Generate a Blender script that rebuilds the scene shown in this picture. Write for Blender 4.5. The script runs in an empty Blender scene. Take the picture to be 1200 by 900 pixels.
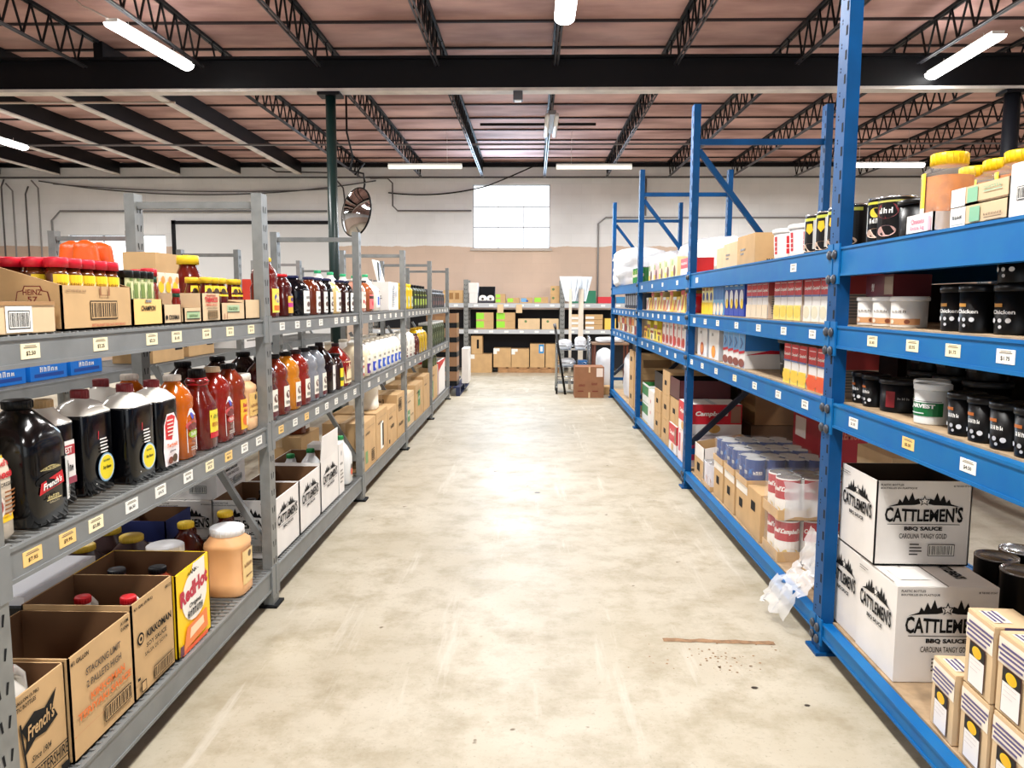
import bpy, math, random
from mathutils import Vector, Matrix

# ------------------------------------------------------------------ camera, light, exposure
SC = bpy.context.scene
COL = SC.collection
SC.view_settings.view_transform = 'Standard'
SC.view_settings.look = 'None'
SC.view_settings.exposure = 0.0
SC.view_settings.gamma = 1.0
SC.view_settings.use_curve_mapping = False
try:
    SC.cycles.use_denoising = True
    SC.cycles.max_bounces = 6
    SC.cycles.diffuse_bounces = 4
    SC.cycles.glossy_bounces = 3
    SC.cycles.transmission_bounces = 6
    SC.cycles.transparent_max_bounces = 8
    SC.cycles.sample_clamp_indirect = 6.0
except Exception:
    pass

cam_d = bpy.data.cameras.new('camera')
cam = bpy.data.objects.new('camera', cam_d)
COL.objects.link(cam)
SC.camera = cam
cam_d.sensor_width = 36.0
cam_d.lens = 36.0 * 900 / 1200
cam_d.clip_start = 0.05
cam_d.clip_end = 200
PITCH, YAW, ROLL, CH = 0.1071, 0.0254, 0.003, 1.4157
cam.matrix_world = (Matrix.Translation((0, 0, CH)) @ Matrix.Rotation(YAW, 4, 'Z')
                    @ Matrix.Rotation(math.pi / 2 - PITCH, 4, 'X') @ Matrix.Rotation(ROLL, 4, 'Z'))

world = bpy.data.worlds.new('daylight')
SC.world = world
world.use_nodes = True
bg = world.node_tree.nodes['Background']
bg.inputs[0].default_value = (0.86, 0.93, 1.0, 1)
bg.inputs[1].default_value = 0.45


def area(name, loc, size, power, color=(1, 1, 1), rot=(0, 0, 0), size_y=None, spread=None):
    l = bpy.data.lights.new(name, 'AREA')
    l.energy = power
    l.color = color
    l.size = size
    if size_y:
        l.shape = 'RECTANGLE'
        l.size_y = size_y
    if spread:
        l.spread = spread
    o = bpy.data.objects.new(name, l)
    o.location = loc
    o.rotation_euler = rot
    COL.objects.link(o)
    return o


# area lights at the strip lamps in view, plus added ones with no fixture
for i, (lx, ly) in enumerate([(-0.1, 2.2), (0.2, 6.1), (0.1, -1.5), (0.1, 10.6)]):
    area('aisle_lamp_and_fill', (lx, ly, 3.66), 0.25, 135, (1.0, 0.985, 0.96), size_y=1.25)
for i, (lx, ly) in enumerate([(-3.6, 2.5), (-3.55, 7.4), (4.1, 3.0), (4.1, 7.8), (-7.6, 6.0), (-7.7, 11.8), (8.0, 5.0), (8.0, 11.0), (4.2, 12.4), (-3.6, 12.2)]):
    area('side_aisle_lamp_and_fill', (lx, ly, 3.66), 0.25, 92, (1.0, 0.985, 0.97), size_y=1.25)
for (lx, ly) in [(-0.4, 13.2), (-7.5, 13.2), (3.5, 13.6)]:  # extra lights added to brighten the far wall, no lamps hang here
    area('far_wall_fill', (lx, ly, 3.6), 0.25, 62, (1.0, 0.99, 0.98), size_y=1.25)
# added fill from the unseen open rear end; daylight through the far window
area('rear_fill', (0.0, -5.5, 2.0), 9.0, 125, (0.93, 0.97, 1.0), rot=(math.radians(90), 0, 0), size_y=3.4)
area('window_daylight', (-0.43, 15.85, 3.15), 1.5, 110, (0.55, 0.76, 1.0), rot=(math.radians(-80), 0, 0), size_y=1.2)

# ------------------------------------------------------------------ materials
M = {}


def mat(name, color, rough=0.5, metal=0.0, emit=None, es=0.0, trans=0.0, alpha=1.0, noise=0.0, scale=8.0, bump=0.0, coat=0.0, ior=None, stretch=None, dirt=None):
    if name in M:
        return M[name]
    m = bpy.data.materials.new(name)
    m.use_nodes = True
    nt = m.node_tree
    b = nt.nodes['Principled BSDF']
    if max(color) < .022 and not emit:      # near-black plastics and paints
        color = tuple(c * .45 for c in color)
        b.inputs['Specular IOR Level'].default_value = .28
    b.inputs['Base Color'].default_value = (*color, 1)
    b.inputs['Roughness'].default_value = rough
    b.inputs['Metallic'].default_value = metal
    b.inputs['Transmission Weight'].default_value = trans
    b.inputs['Alpha'].default_value = alpha
    if coat:
        b.inputs['Coat Weight'].default_value = coat
        b.inputs['Coat Roughness'].default_value = 0.1
    if ior:
        b.inputs['IOR'].default_value = ior
    if emit:
        b.inputs['Emission Color'].default_value = (*emit, 1)
        b.inputs['Emission Strength'].default_value = es
    if noise or bump:
        tc = nt.nodes.new('ShaderNodeTexCoord')
        mp = nt.nodes.new('ShaderNodeMapping')
        if stretch:
            mp.inputs['Scale'].default_value = stretch
        nz = nt.nodes.new('ShaderNodeTexNoise')
        nz.inputs['Scale'].default_value = scale
        nz.inputs['Detail'].default_value = 5
        nt.links.new(tc.outputs['Object'], mp.inputs[0])
        nt.links.new(mp.outputs[0], nz.inputs['Vector'])
        if noise:
            mx = nt.nodes.new('ShaderNodeMix')
            mx.data_type = 'RGBA'
            d = dirt or tuple(c * (1 - noise) for c in color)
            mx.inputs[6].default_value = (*[min(1, c * (1 + noise * 0.5)) for c in color], 1)
            mx.inputs[7].default_value = (*d, 1)
            rp = nt.nodes.new('ShaderNodeMapRange')
            rp.inputs[1].default_value = 0.35
            rp.inputs[2].default_value = 0.7
            nt.links.new(nz.outputs['Fac'], rp.inputs[0])
            nt.links.new(rp.outputs[0], mx.inputs[0])
            nt.links.new(mx.outputs[2], b.inputs['Base Color'])
        if bump:
            bp = nt.nodes.new('ShaderNodeBump')
            bp.inputs['Strength'].default_value = bump
            bp.inputs['Distance'].default_value = 0.01
            nt.links.new(nz.outputs['Fac'], bp.inputs['Height'])
            nt.links.new(bp.outputs[0], b.inputs['Normal'])
    M[name] = m
    return m


def S(r, g, b):
    """sRGB 0-255 to linear."""
    return tuple(((c / 255) / 12.92 if c / 255 <= 0.04045 else ((c / 255 + 0.055) / 1.055) ** 2.4) for c in (r, g, b))


def pm(name, rgb, rough=0.45, **k):
    return mat(name, S(*rgb), rough, **k)


GALV = pm('galvanised_steel', (138, 140, 138), 0.42, metal=0.35, noise=0.16, scale=14)
GALVD = pm('galvanised_steel_face', (130, 133, 133), 0.5, metal=0.2, noise=0.12, scale=9)
SLOT = pm('slot_dark', (26, 28, 32), 0.8)
WIRE = pm('wire_deck', (150, 150, 148), 0.4, metal=0.5)
BLUE = pm('blue_rack_paint', (0, 92, 158), 0.5, noise=0.22, scale=7, dirt=S(16, 108, 166))
BLUED = pm('blue_post_paint', (0, 72, 128), 0.5, noise=0.2, scale=6)
BRACED = pm('dark_brace_paint', (14, 24, 44), 0.45)
for m_ in (BLUE, BLUED):
    m_.node_tree.nodes['Principled BSDF'].inputs['Specular IOR Level'].default_value = .22
SCUFF = pm('scuffed_steel', (120, 105, 92), 0.7)
DECK = pm('particle_deck', (176, 150, 118), 0.8, noise=0.25, scale=18)
STEELDK = pm('dark_beam_paint', (12, 15, 24), 0.5, noise=0.25, scale=3)
FLANGE = pm('flange_paint', (226, 220, 214), 0.6, noise=0.2, scale=5)
COLGR = pm('column_green_paint', (18, 42, 40), 0.35)
WHITEP = pm('white_plastic', (242, 242, 240), 0.35)
BLACKP = pm('black_plastic', (10, 10, 12), 0.4)
KRAFT = pm('kraft_board', (200, 164, 116), 0.8, noise=0.10, scale=7)
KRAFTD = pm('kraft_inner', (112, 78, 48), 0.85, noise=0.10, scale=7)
KRAFTP = pm('pale_kraft_board', (220, 192, 152), 0.8, noise=0.08, scale=7)
WBOX = pm('white_board', (234, 230, 225), 0.7, noise=0.05, scale=6)
INK = pm('black_ink', (22, 20, 20), 0.7)
PAPER = pm('paper_label', (246, 244, 236), 0.6)
CREAMTAG = pm('cream_tag', (250, 236, 196), 0.6)
AMBERTAG = pm('amber_tag', (250, 206, 128), 0.6)
REDINK = pm('red_ink', (206, 44, 36), 0.6)
ORINK = pm('orange_ink', (222, 112, 44), 0.6)
GRNINK = pm('green_ink', (130, 176, 130), 0.6)
MAR = pm('maroon_ink', (120, 40, 30), 0.7)


def kmat(c):
    """a material for a colour triple (sRGB 0-255)"""
    if not isinstance(c, tuple):
        return c
    return pm('paint_%02x%02x%02x' % c, c, 0.42)


# ------------------------------------------------------------------ geometry builder
TXT = {}


def text_geo(s, bold=0.0, shear=0.0, space=1.0):
    key = (s, bold, shear, space)
    if key in TXT:
        return TXT[key]
    cu = bpy.data.curves.new('t', 'FONT')
    cu.body = s
    cu.size = 1.0
    cu.resolution_u = 2
    cu.offset = bold
    cu.shear = shear
    cu.space_character = space
    cu.align_x = 'LEFT'
    o = bpy.data.objects.new('t', cu)
    me = o.to_mesh()
    vs = [v.co.copy() for v in me.vertices]
    fs = [tuple(p.vertices) for p in me.polygons]
    o.to_mesh_clear()
    bpy.data.objects.remove(o)
    bpy.data.curves.remove(cu)
    if vs:
        x0 = min(v.x for v in vs); x1 = max(v.x for v in vs)
        y0 = min(v.y for v in vs); y1 = max(v.y for v in vs)
    else:
        x0 = x1 = y0 = y1 = 0
    TXT[key] = (vs, fs, x0, x1, y0, y1)
    return TXT[key]


class G:
    def __init__(s):
        s.v, s.f, s.m, s.mats, s.sm = [], [], [], [], []

    def mi(s, m):
        m = kmat(m)
        if m not in s.mats:
            s.mats.append(m)
        return s.mats.index(m)

    def add(s, vs, fs, m, smooth=False):
        n = len(s.v)
        s.v += [tuple(v) for v in vs]
        i = s.mi(m)
        for f in fs:
            s.f.append(tuple(n + k for k in f)); s.m.append(i); s.sm.append(smooth)
        return s

    def box(s, x0, x1, y0, y1, z0, z1, m, T=None):
        vs = [Vector((x, y, z)) for z in (z0, z1) for y in (y0, y1) for x in (x0, x1)]
        if T:
            vs = [T @ v for v in vs]
        return s.add(vs, [(0, 2, 3, 1), (4, 5, 7, 6), (0, 1, 5, 4), (2, 6, 7, 3), (0, 4, 6, 2), (1, 3, 7, 5)], m)

    def bar(s, a, b, w, h, m, up=(0, 0, 1)):
        a, b = Vector(a), Vector(b)
        d = (b - a).normalized()
        u = Vector(up)
        if abs(d.dot(u)) > 0.98:
            u = Vector((0, 1, 0))
        sd = d.cross(u).normalized() * w / 2
        uu = sd.cross(d).normalized() * h / 2
        vs = [p + i * sd + j * uu for p in (a, b) for j in (-1, 1) for i in (-1, 1)]
        return s.add(vs, [(0, 1, 3, 2), (4, 6, 7, 5), (0, 4, 5, 1), (2, 3, 7, 6), (0, 2, 6, 4), (1, 5, 7, 3)], m)

    def tube(s, pts, r, m, seg=8, closed=False, cap=True):
        pts = [Vector(p) for p in pts]
        n = len(pts)
        rr = r if isinstance(r, (list, tuple)) else [r] * n
        rings = []
        prev = None
        for i, p in enumerate(pts):
            if closed:
                d = (pts[(i + 1) % n] - pts[i - 1]).normalized()
            else:
                d = (pts[min(i + 1, n - 1)] - pts[max(i - 1, 0)]).normalized()
            if prev is None:
                up = Vector((0, 0, 1)) if abs(d.z) < 0.9 else Vector((0, 1, 0))
                u = d.cross(up).normalized()
            else:
                u = (prev - d * prev.dot(d)).normalized()
            prev = u
            w = d.cross(u)
            rings.append([p + rr[i] * (math.cos(2 * math.pi * k / seg) * u + math.sin(2 * math.pi * k / seg) * w) for k in range(seg)])
        vs = [v for R in rings for v in R]
        fs = []
        for i in range(n if closed else n - 1):
            j = (i + 1) % n
            for k in range(seg):
                l = (k + 1) % seg
                fs.append((i * seg + k, i * seg + l, j * seg + l, j * seg + k))
        if cap and not closed:
            fs.append(tuple(range(seg))[::-1])
            fs.append(tuple((n - 1) * seg + k for k in range(seg)))
        return s.add(vs, fs, m, True)

    def lathe(s, prof, m, seg=20, ex=2.0, cx=0, cy=0, asp=1.0, cap=True, flat=False):
        """prof: (radius, z[, exponent[, dx]]); superellipse rings; asp scales Y"""
        vs = []
        for q in prof:
            r, z = q[0], q[1]
            e = q[2] if len(q) > 2 else ex
            dx = q[3] if len(q) > 3 else 0
            for k in range(seg):
                t = 2 * math.pi * (k + 0.5) / seg
                c, n = math.cos(t), math.sin(t)
                x = math.copysign(abs(c) ** (2 / e), c) * r
                y = math.copysign(abs(n) ** (2 / e), n) * r * asp
                vs.append((cx + x + dx, cy + y, z))
        fs = []
        for i in range(len(prof) - 1):
            for k in range(seg):
                l = (k + 1) % seg
                fs.append((i * seg + k, i * seg + l, (i + 1) * seg + l, (i + 1) * seg + k))
        if cap:
            fs.append(tuple(range(seg))[::-1])
            fs.append(tuple((len(prof) - 1) * seg + k for k in range(seg)))
        return s.add(vs, fs, m, not flat)

    def poly(s, pts, m):
        return s.add(pts, [tuple(range(len(pts)))], m)

    def text(s, st, o, u, v, w=None, h=None, m=INK, bold=0.02, shear=0.0, align='C', bend=None, space=1.0):
        """text with its centre (or left) at o, along u, up v; w is the width limit, h the cap height"""
        vs, fs, x0, x1, y0, y1 = text_geo(st, bold, shear, space)
        if not vs:
            return s
        if h is None:
            h = w / (x1 - x0) * (y1 - y0)
        ky = h / max(y1 - y0, 1e-6)
        kx = ky if w is None else w / (x1 - x0)
        u, v, o = Vector(u), Vector(v), Vector(o)
        ox = (x0 + x1) / 2 if align == 'C' else x0
        out = []
        for p in vs:
            a = (p.x - ox) * kx
            b = (p.y - (y0 + y1) / 2) * ky
            q = o + u * a + v * b
            if bend:
                q = bend(q, a, b)
            out.append(q)
        return s.add(out, fs, m)

    def obj(s, name, parent=None, loc=None):
        me = bpy.data.meshes.new(name)
        me.from_pydata(s.v, [], s.f)
        for m in s.mats:
            me.materials.append(m)
        me.polygons.foreach_set('material_index', s.m)
        me.polygons.foreach_set('use_smooth', s.sm)
        me.update()
        o = bpy.data.objects.new(name, me)
        COL.objects.link(o)
        if parent:
            o.parent = parent
        if loc:
            o.location = loc
        return o


def tag(o, label=None, cat=None, group=None, kind=None):
    if label: o['label'] = label
    if cat: o['category'] = cat
    if group: o['group'] = group
    if kind: o['kind'] = kind
    return o


def empty(name, loc=(0, 0, 0), rz=0.0, label=None, cat=None, group=None):
    o = bpy.data.objects.new(name, None)
    o.empty_display_size = 0.05
    COL.objects.link(o)
    o.location = loc
    o.rotation_euler = (0, 0, rz)
    return tag(o, label, cat, group)


def struct(g, name, parent=None):
    o = g.obj(name, parent)
    if parent is None:
        o['kind'] = 'structure'
    return o
# ------------------------------------------------------------------ room shell
def nodes_floor():
    m = bpy.data.materials.new('concrete_floor')
    m.use_nodes = True
    nt = m.node_tree
    b = nt.nodes['Principled BSDF']
    b.inputs['Roughness'].default_value = 0.36
    b.inputs['Specular IOR Level'].default_value = 0.35
    tc = nt.nodes.new('ShaderNodeTexCoord')

    def nz(scale, detail, rough=0.6, stretch=(1, 1, 1)):
        mp = nt.nodes.new('ShaderNodeMapping'); mp.inputs['Scale'].default_value = stretch
        n = nt.nodes.new('ShaderNodeTexNoise'); n.inputs['Scale'].default_value = scale
        n.inputs['Detail'].default_value = detail; n.inputs['Roughness'].default_value = rough
        nt.links.new(tc.outputs['Object'], mp.inputs[0]); nt.links.new(mp.outputs[0], n.inputs['Vector'])
        return n

    def ramp(src, lo, hi):
        r = nt.nodes.new('ShaderNodeMapRange'); r.inputs[1].default_value = lo; r.inputs[2].default_value = hi
        nt.links.new(src, r.inputs[0]); return r.outputs[0]

    def mix(f, a, bb):
        x = nt.nodes.new('ShaderNodeMix'); x.data_type = 'RGBA'
        if isinstance(f, float): x.inputs[0].default_value = f
        else: nt.links.new(f, x.inputs[0])
        for i, c in ((6, a), (7, bb)):
            if isinstance(c, tuple): x.inputs[i].default_value = (*c, 1)
            else: nt.links.new(c, x.inputs[i])
        return x.outputs[2]
    c = mix(ramp(nz(0.9, 4).outputs['Fac'], .35, .65), S(196, 188, 170), S(176, 166, 144))
    c = mix(ramp(nz(5, 6, .7).outputs['Fac'], .45, .75), c, S(154, 142, 116))
    c = mix(ramp(nz(60, 3, .7).outputs['Fac'], .58, .8), c, S(150, 140, 120))
    c = mix(ramp(nz(2.2, 5, .7, (3, .25, 1)).outputs['Fac'], .58, .75), c, S(206, 200, 186))
    c = mix(ramp(nz(13, 2, .5).outputs['Fac'], .74, .78), c, S(110, 96, 74))
    nt.links.new(c, b.inputs['Base Color'])
    rr = nt.nodes.new('ShaderNodeMapRange'); rr.inputs[3].default_value = .36; rr.inputs[4].default_value = .6
    nt.links.new(nz(3, 4).outputs['Fac'], rr.inputs[0]); nt.links.new(rr.outputs[0], b.inputs['Roughness'])
    bp = nt.nodes.new('ShaderNodeBump'); bp.inputs['Strength'].default_value = .12; bp.inputs['Distance'].default_value = .004
    nt.links.new(nz(40, 4).outputs['Fac'], bp.inputs['Height']); nt.links.new(bp.outputs[0], b.inputs['Normal'])
    return m


def wall_mat():
    """painted block wall: pale grey above z=2.55, tan below, courses faintly showing"""
    m = bpy.data.materials.new('painted_block_wall')
    m.use_nodes = True
    nt = m.node_tree
    b = nt.nodes['Principled BSDF']
    b.inputs['Roughness'].default_value = 0.75
    tc = nt.nodes.new('ShaderNodeTexCoord')
    sp = nt.nodes.new('ShaderNodeSeparateXYZ')
    nt.links.new(tc.outputs['Object'], sp.inputs[0])
    nz = nt.nodes.new('ShaderNodeTexNoise'); nz.inputs['Scale'].default_value = 3; nz.inputs['Detail'].default_value = 6
    nt.links.new(tc.outputs['Object'], nz.inputs['Vector'])
    ad = nt.nodes.new('ShaderNodeMath'); ad.operation = 'MULTIPLY_ADD'; ad.inputs[1].default_value = 0.12
    nt.links.new(nz.outputs['Fac'], ad.inputs[0]); nt.links.new(sp.outputs['Z'], ad.inputs[2])
    gt = nt.nodes.new('ShaderNodeMath'); gt.operation = 'GREATER_THAN'; gt.inputs[1].default_value = 2.60
    nt.links.new(ad.outputs[0], gt.inputs[0])
    mx = nt.nodes.new('ShaderNodeMix'); mx.data_type = 'RGBA'
    mx.inputs[6].default_value = (*S(218, 195, 176), 1); mx.inputs[7].default_value = (*S(246, 249, 250), 1)
    nt.links.new(gt.outputs[0], mx.inputs[0])
    # block courses
    cb = nt.nodes.new('ShaderNodeCombineXYZ')
    nt.links.new(sp.outputs['X'], cb.inputs[0]); nt.links.new(sp.outputs['Z'], cb.inputs[1])
    br = nt.nodes.new('ShaderNodeTexBrick')
    br.inputs['Scale'].default_value = 1; br.inputs['Brick Width'].default_value = .4; br.inputs['Row Height'].default_value = .2
    br.inputs['Mortar Size'].default_value = .004; br.inputs['Color1'].default_value = (1, 1, 1, 1); br.inputs['Color2'].default_value = (.96, .96, .96, 1)
    br.inputs['Mortar'].default_value = (.93, .93, .93, 1)
    nt.links.new(cb.outputs[0], br.inputs['Vector'])
    ml = nt.nodes.new('ShaderNodeMix'); ml.data_type = 'RGBA'; ml.blend_type = 'MULTIPLY'; ml.inputs[0].default_value = 1
    nt.links.new(mx.outputs[2], ml.inputs[6]); nt.links.new(br.outputs['Color'], ml.inputs[7])
    ms = nt.nodes.new('ShaderNodeMix'); ms.data_type = 'RGBA'; ms.blend_type = 'MULTIPLY'; ms.inputs[0].default_value = 1
    n2 = nt.nodes.new('ShaderNodeTexNoise'); n2.inputs['Scale'].default_value = 1.2; n2.inputs['Detail'].default_value = 6
    nt.links.new(tc.outputs['Object'], n2.inputs['Vector'])
    r2 = nt.nodes.new('ShaderNodeMapRange'); r2.inputs[1].default_value = .3; r2.inputs[2].default_value = .7; r2.inputs[3].default_value = .9; r2.inputs[4].default_value = 1.03
    nt.links.new(n2.outputs['Fac'], r2.inputs[0])
    nt.links.new(ml.outputs[2], ms.inputs[6]); nt.links.new(r2.outputs[0], ms.inputs[7])
    nt.links.new(ms.outputs[2], b.inputs['Base Color'])
    return m


FLOORM = nodes_floor()
WALLM = wall_mat()
X0, X1, YB, YF, ZC = -11.5, 10.5, -6.0, 16.0, 4.23
g = G(); g.box(X0, X1, YB, YF + .3, -.1, 0, FLOORM)
# repair patch: an old filled saw cut with grit round it
crk = pm('floor_crack_filler', (150, 116, 84), .85, noise=.4, scale=30)
random.seed(4)
pts_t, pts_b = [], []
for i in range(25):
    x = .56 + i * .46 / 24
    pts_t.append((x, 3.13 + .004 * math.sin(i * .9) + random.uniform(0, .006) - .02 * i / 24, .0015))
    pts_b.append((x, 3.105 + random.uniform(-.006, 0) - .02 * i / 24, .0015))
for i in range(24):
    g.poly([pts_b[i], pts_b[i + 1], pts_t[i + 1], pts_t[i]], crk)
for i in range(60):
    x, y = random.gauss(.72, .12), random.gauss(2.95, .07)
    r = random.uniform(.002, .006)
    g.poly([(x + r * math.cos(a), y + r * math.sin(a), .0012) for a in (0, 1.2, 2.4, 3.6, 4.9)], crk)
for x, y, r in [(.05, 5.6, .018), (.62, 2.08, .02), (.83, 2.72, .01), (.98, 2.6, .008), (-.3, 6.3, .01), (.45, 8.2, .012)]:
    g.poly([(x + r * math.cos(a) * 1.4, y + r * math.sin(a), .0016) for a in (0, 1, 2, 3, 4, 5)], (60, 50, 40))
struct(g, 'floor')

# far wall with the high window and the wide service opening
W1 = (-1.22, .36, 2.50, 3.79)
W2 = (-9.66, -7.62, 1.20, 2.77)
g = G()
def wall_y(g, xa, xb, za, zb, holes, m, y=YF, t=.25):
    xs = sorted({xa, xb, *[h[0] for h in holes], *[h[1] for h in holes]})
    for i in range(len(xs) - 1):
        a, b = xs[i], xs[i + 1]
        cuts = sorted([(h[2], h[3]) for h in holes if h[0] <= a and h[1] >= b])
        z = za
        for c in cuts:
            g.box(a, b, y, y + t, z, c[0], m); z = c[1]
        g.box(a, b, y, y + t, z, zb, m)
wall_y(g, X0, X1, 0, ZC, [W1, W2], WALLM)
struct(g, 'wall_back')
for x, n in ((X0, 'wall_left'), (X1, 'wall_right')):
    g = G(); g.box(x - (.2 if x < 0 else 0), x + (0 if x < 0 else .2), YB, YF + .25, 0, ZC, WALLM)
    struct(g, n)

GLASSW = mat('bright_pane', (0.9, 0.95, 1.0), .3, emit=(.92, .97, 1.0), es=1.6)
for n, W, cols, rows in (('window_1', W1, [-1.22, -.70, -.18, .36], [2.50, 2.93, 3.35, 3.79]), ('window_2', W2, [-9.66, -8.95, -8.3, -7.62], [1.2, 2.0, 2.77])):
    root = empty(n, ((W[0] + W[1]) / 2, YF, W[2])); root['kind'] = 'structure'
    ox, oz = (W[0] + W[1]) / 2, W[2]
    fr = pm('window_frame_paint', (176, 180, 186), .5)
    g = G()
    for i, x in enumerate(cols):
        top = rows[-1] if i in (0, len(cols) - 1) or n == 'window_2' else rows[-2]
        w = .035 if i in (0, len(cols) - 1) else .016
        g.box(x - ox - w / 2, x - ox + w / 2, .04, .1, 0, top - oz, fr)
    for i, z in enumerate(rows):
        w = .035 if i in (0, len(rows) - 1) else .018
        g.box(W[0] - ox, W[1] - ox, .045, .105, z - oz - w / 2, z - oz + w / 2, fr)
    g.obj('window_frame', root)
    g = G(); g.box(W[0] - ox, W[1] - ox, .11, .12, 0, W[3] - oz, GLASSW); g.obj('window_pane', root)
    g = G(); g.box(W[0] - ox - .05, W[1] - ox + .05, -.05, .1, -.05, 0, pm('sill_paint', (190, 180, 170), .6)); g.obj('window_sill', root)

# ceiling: brown-pink insulated deck with dark ribs across
m = pm('ceiling_deck', (206, 168, 160), .75, noise=.3, scale=.8, stretch=(1, 2.5, 1), dirt=S(150, 112, 106))
g = G(); g.box(X0, X1, YB, YF + .25, ZC, ZC + .06, m)
ribm = pm('deck_rib', (46, 34, 36), .7)
y = 15.45
while y > YB:
    g.box(X0, X1, y - .016, y + .016, ZC - .022, ZC + .001, ribm)
    y -= .82
struct(g, 'ceiling')

g = G()   # dark angle along the wall top
g.box(X0, X1, 15.93, 16.0, ZC - .10, ZC - .02, STEELDK)
struct(g, 'trim_1')

# main girder across the hall
g = G()
g.box(X0, X1, 8.47, 8.53, 3.66, 3.99, STEELDK)
g.box(X0, X1, 8.40, 8.60, 3.97, 3.995, STEELDK)
g.box(X0, X1, 8.42, 8.58, 3.64, 3.67, FLANGE)
tag(g.obj('steel_girder'), 'dark steel girder spanning the hall under the roof joists', 'girder')

JX = [0.24 + 1.25 * k for k in range(-9, 9)]


def joist(x, y0, y1, zb, zt, name='bar_joist'):
    root = empty(name, (x, y0, zb))
    L = y1 - y0
    g = G()
    g.box(-.03, -.006, 0, L, zt - zb - .03, zt - zb, STEELDK); g.box(.006, .03, 0, L, zt - zb - .03, zt - zb, STEELDK)
    g.obj('top_chord', root)
    g = G()
    for s_ in (-1, 1):
        g.tube([(s_ * .016, .05, 0), (s_ * .016, L - (.24 if y0 < 5 else .02), 0)], .011, pm('joist_chord_paint', (70, 72, 80), .4), 6)
    g.obj('bottom_chord', root)
    g = G()
    n = 2 * round(L / .30)
    p = []
    for i in range(n + 1):
        p.append((0, .03 + i * (L - (.28 if y0 < 5 else .06)) / n, (zt - zb - .02) if i % 2 == 0 else 0))
    for i in range(n):
        g.bar(p[i], p[i + 1], .016, .016, STEELDK)
    g.obj('web', root)
    return root


def ordw(i):
    return ['first', 'second', 'third', 'fourth', 'fifth', 'sixth', 'seventh', 'eighth', 'ninth', 'tenth', 'eleventh', 'twelfth', 'thirteenth', 'fourteenth', 'fifteenth', 'sixteenth', 'seventeenth', 'eighteenth', 'nineteenth', 'twentieth'][i]


near = [x for x in JX if x < 9.6 and x > -9]
for i, x in enumerate(near):
    tag(joist(x, 2.6, 8.6, 3.88, 4.23), '%s open web steel joist from the left, on the near side of the girder' % ordw(i), 'joist', 'roof joists near the camera')
far = [x for x in JX if x > -3.8]
for i, x in enumerate(far):
    tag(joist(x, 8.62, 15.93, 3.92, 4.23), '%s open web steel joist from the left, between the girder and far wall' % ordw(i), 'joist', 'roof joists beyond the girder')
sol = [x for x in JX if x < -3.8]
for i, x in enumerate(sol):
    g = G(); g.box(-.012, .012, 0, 7.3, .02, .24, STEELDK); g.box(-.09, .09, 0, 7.3, .22, .245, STEELDK); g.box(-.06, .06, 0, 7.3, 0, .02, FLANGE)
    root = empty('roof_beam', (x, 8.62, 3.985))
    g = G(); g.box(-.05, .05, 0, 7.3, .008, .243, STEELDK); g.obj('web', root)
    g = G(); g.box(-.055, .055, 0, 7.3, -.010, .008, FLANGE); g.obj('bottom_flange', root)
    tag(root, '%s solid dark roof beam from the left with a pale lower flange' % ordw(i), 'beam', 'solid roof beams at the far left')

# columns
for x, r, lab in ((-2.18, .055, 'dark green round steel column behind the grey shelving'), (5.05, .08, 'dark steel column at the right edge behind the yellow lidded jars')):
    root = empty('steel_column', (x, 8.5, 0), 0, lab, 'column')
    g = G(); g.lathe([(r, .02), (r, 3.6)], COLGR if x < 0 else STEELDK, 24); g.obj('shaft', root)
    g = G(); g.box(-.13, .13, -.13, .13, 0, .02, STEELDK); g.obj('base_plate', root)
    g = G(); g.box(-.12, .12, -.1, .1, 3.6, 3.632, STEELDK); g.obj('cap_plate', root)

# cross bridging rods and pipes under the roof
def pipe(name, pts, r, rgb, label, cat='pipe', group=None, seg=8):
    g = G(); g.tube(pts, r, pm('pipe_%d_%d_%d' % rgb, rgb, .4), seg)
    return tag(g.obj(name), label, cat, group)
pipe('bridging_rod', [(-10.5, 10.2, 3.975), (-4.65, 10.2, 3.975)], .014, (225, 215, 205), 'pale rod crossing beneath the solid roof beams at far left', 'rod')
pipe('sprinkler_pipe', [(-11.2, 12.7, 3.93), (9.8, 12.7, 3.93)], .016, (120, 120, 124), 'long thin horizontal pipe hung across the hall near the far lamps')
pipe('bridging_rod', [(-.74, 11.1, 3.885), (.88, 11.1, 3.885)], .02, (20, 20, 24), 'short thick black bar under the ceiling left of the unlit lamp', 'rod')
pipe('conduit', [(X0 + .2, 15.93, 3.92), (9.8, 15.93, 3.92)], .02, (92, 92, 96), 'dark conduit running along the top of the far wall', 'conduit')
pipe('conduit', [(-3.3, 15.9, 3.9), (-2.95, 15.9, 3.9), (-2.85, 15.9, 3.8), (-2.85, 15.9, 3.35), (-2.75, 15.9, 3.25), (-1.24, 15.9, 3.25)], .016, (96, 96, 98), 'bent grey conduit on the wall left of the bright window', 'conduit')
pipe('conduit', [(2.3, 15.975, 3.9), (2.3, 15.975, 3.16)], .02, (110, 110, 114), 'short vertical conduit drop on the wall behind the blue rack frames', 'conduit')
pipe('conduit', [(1.35, 15.98, 1.4), (1.35, 15.98, 3.0), (1.5, 15.98, 3.12), (9.5, 15.98, 3.12)], .018, (150, 150, 150), 'grey conduit rising right of the window and turning along the wall', 'conduit')
pipe('conduit', [(-9.93, 15.9, .8), (-9.93, 15.9, 3.05), (-9.75, 15.9, 3.24), (-4.2, 15.9, 3.24)], .022, (120, 122, 124), 'grey conduit curving over the left service window', 'conduit')
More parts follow.
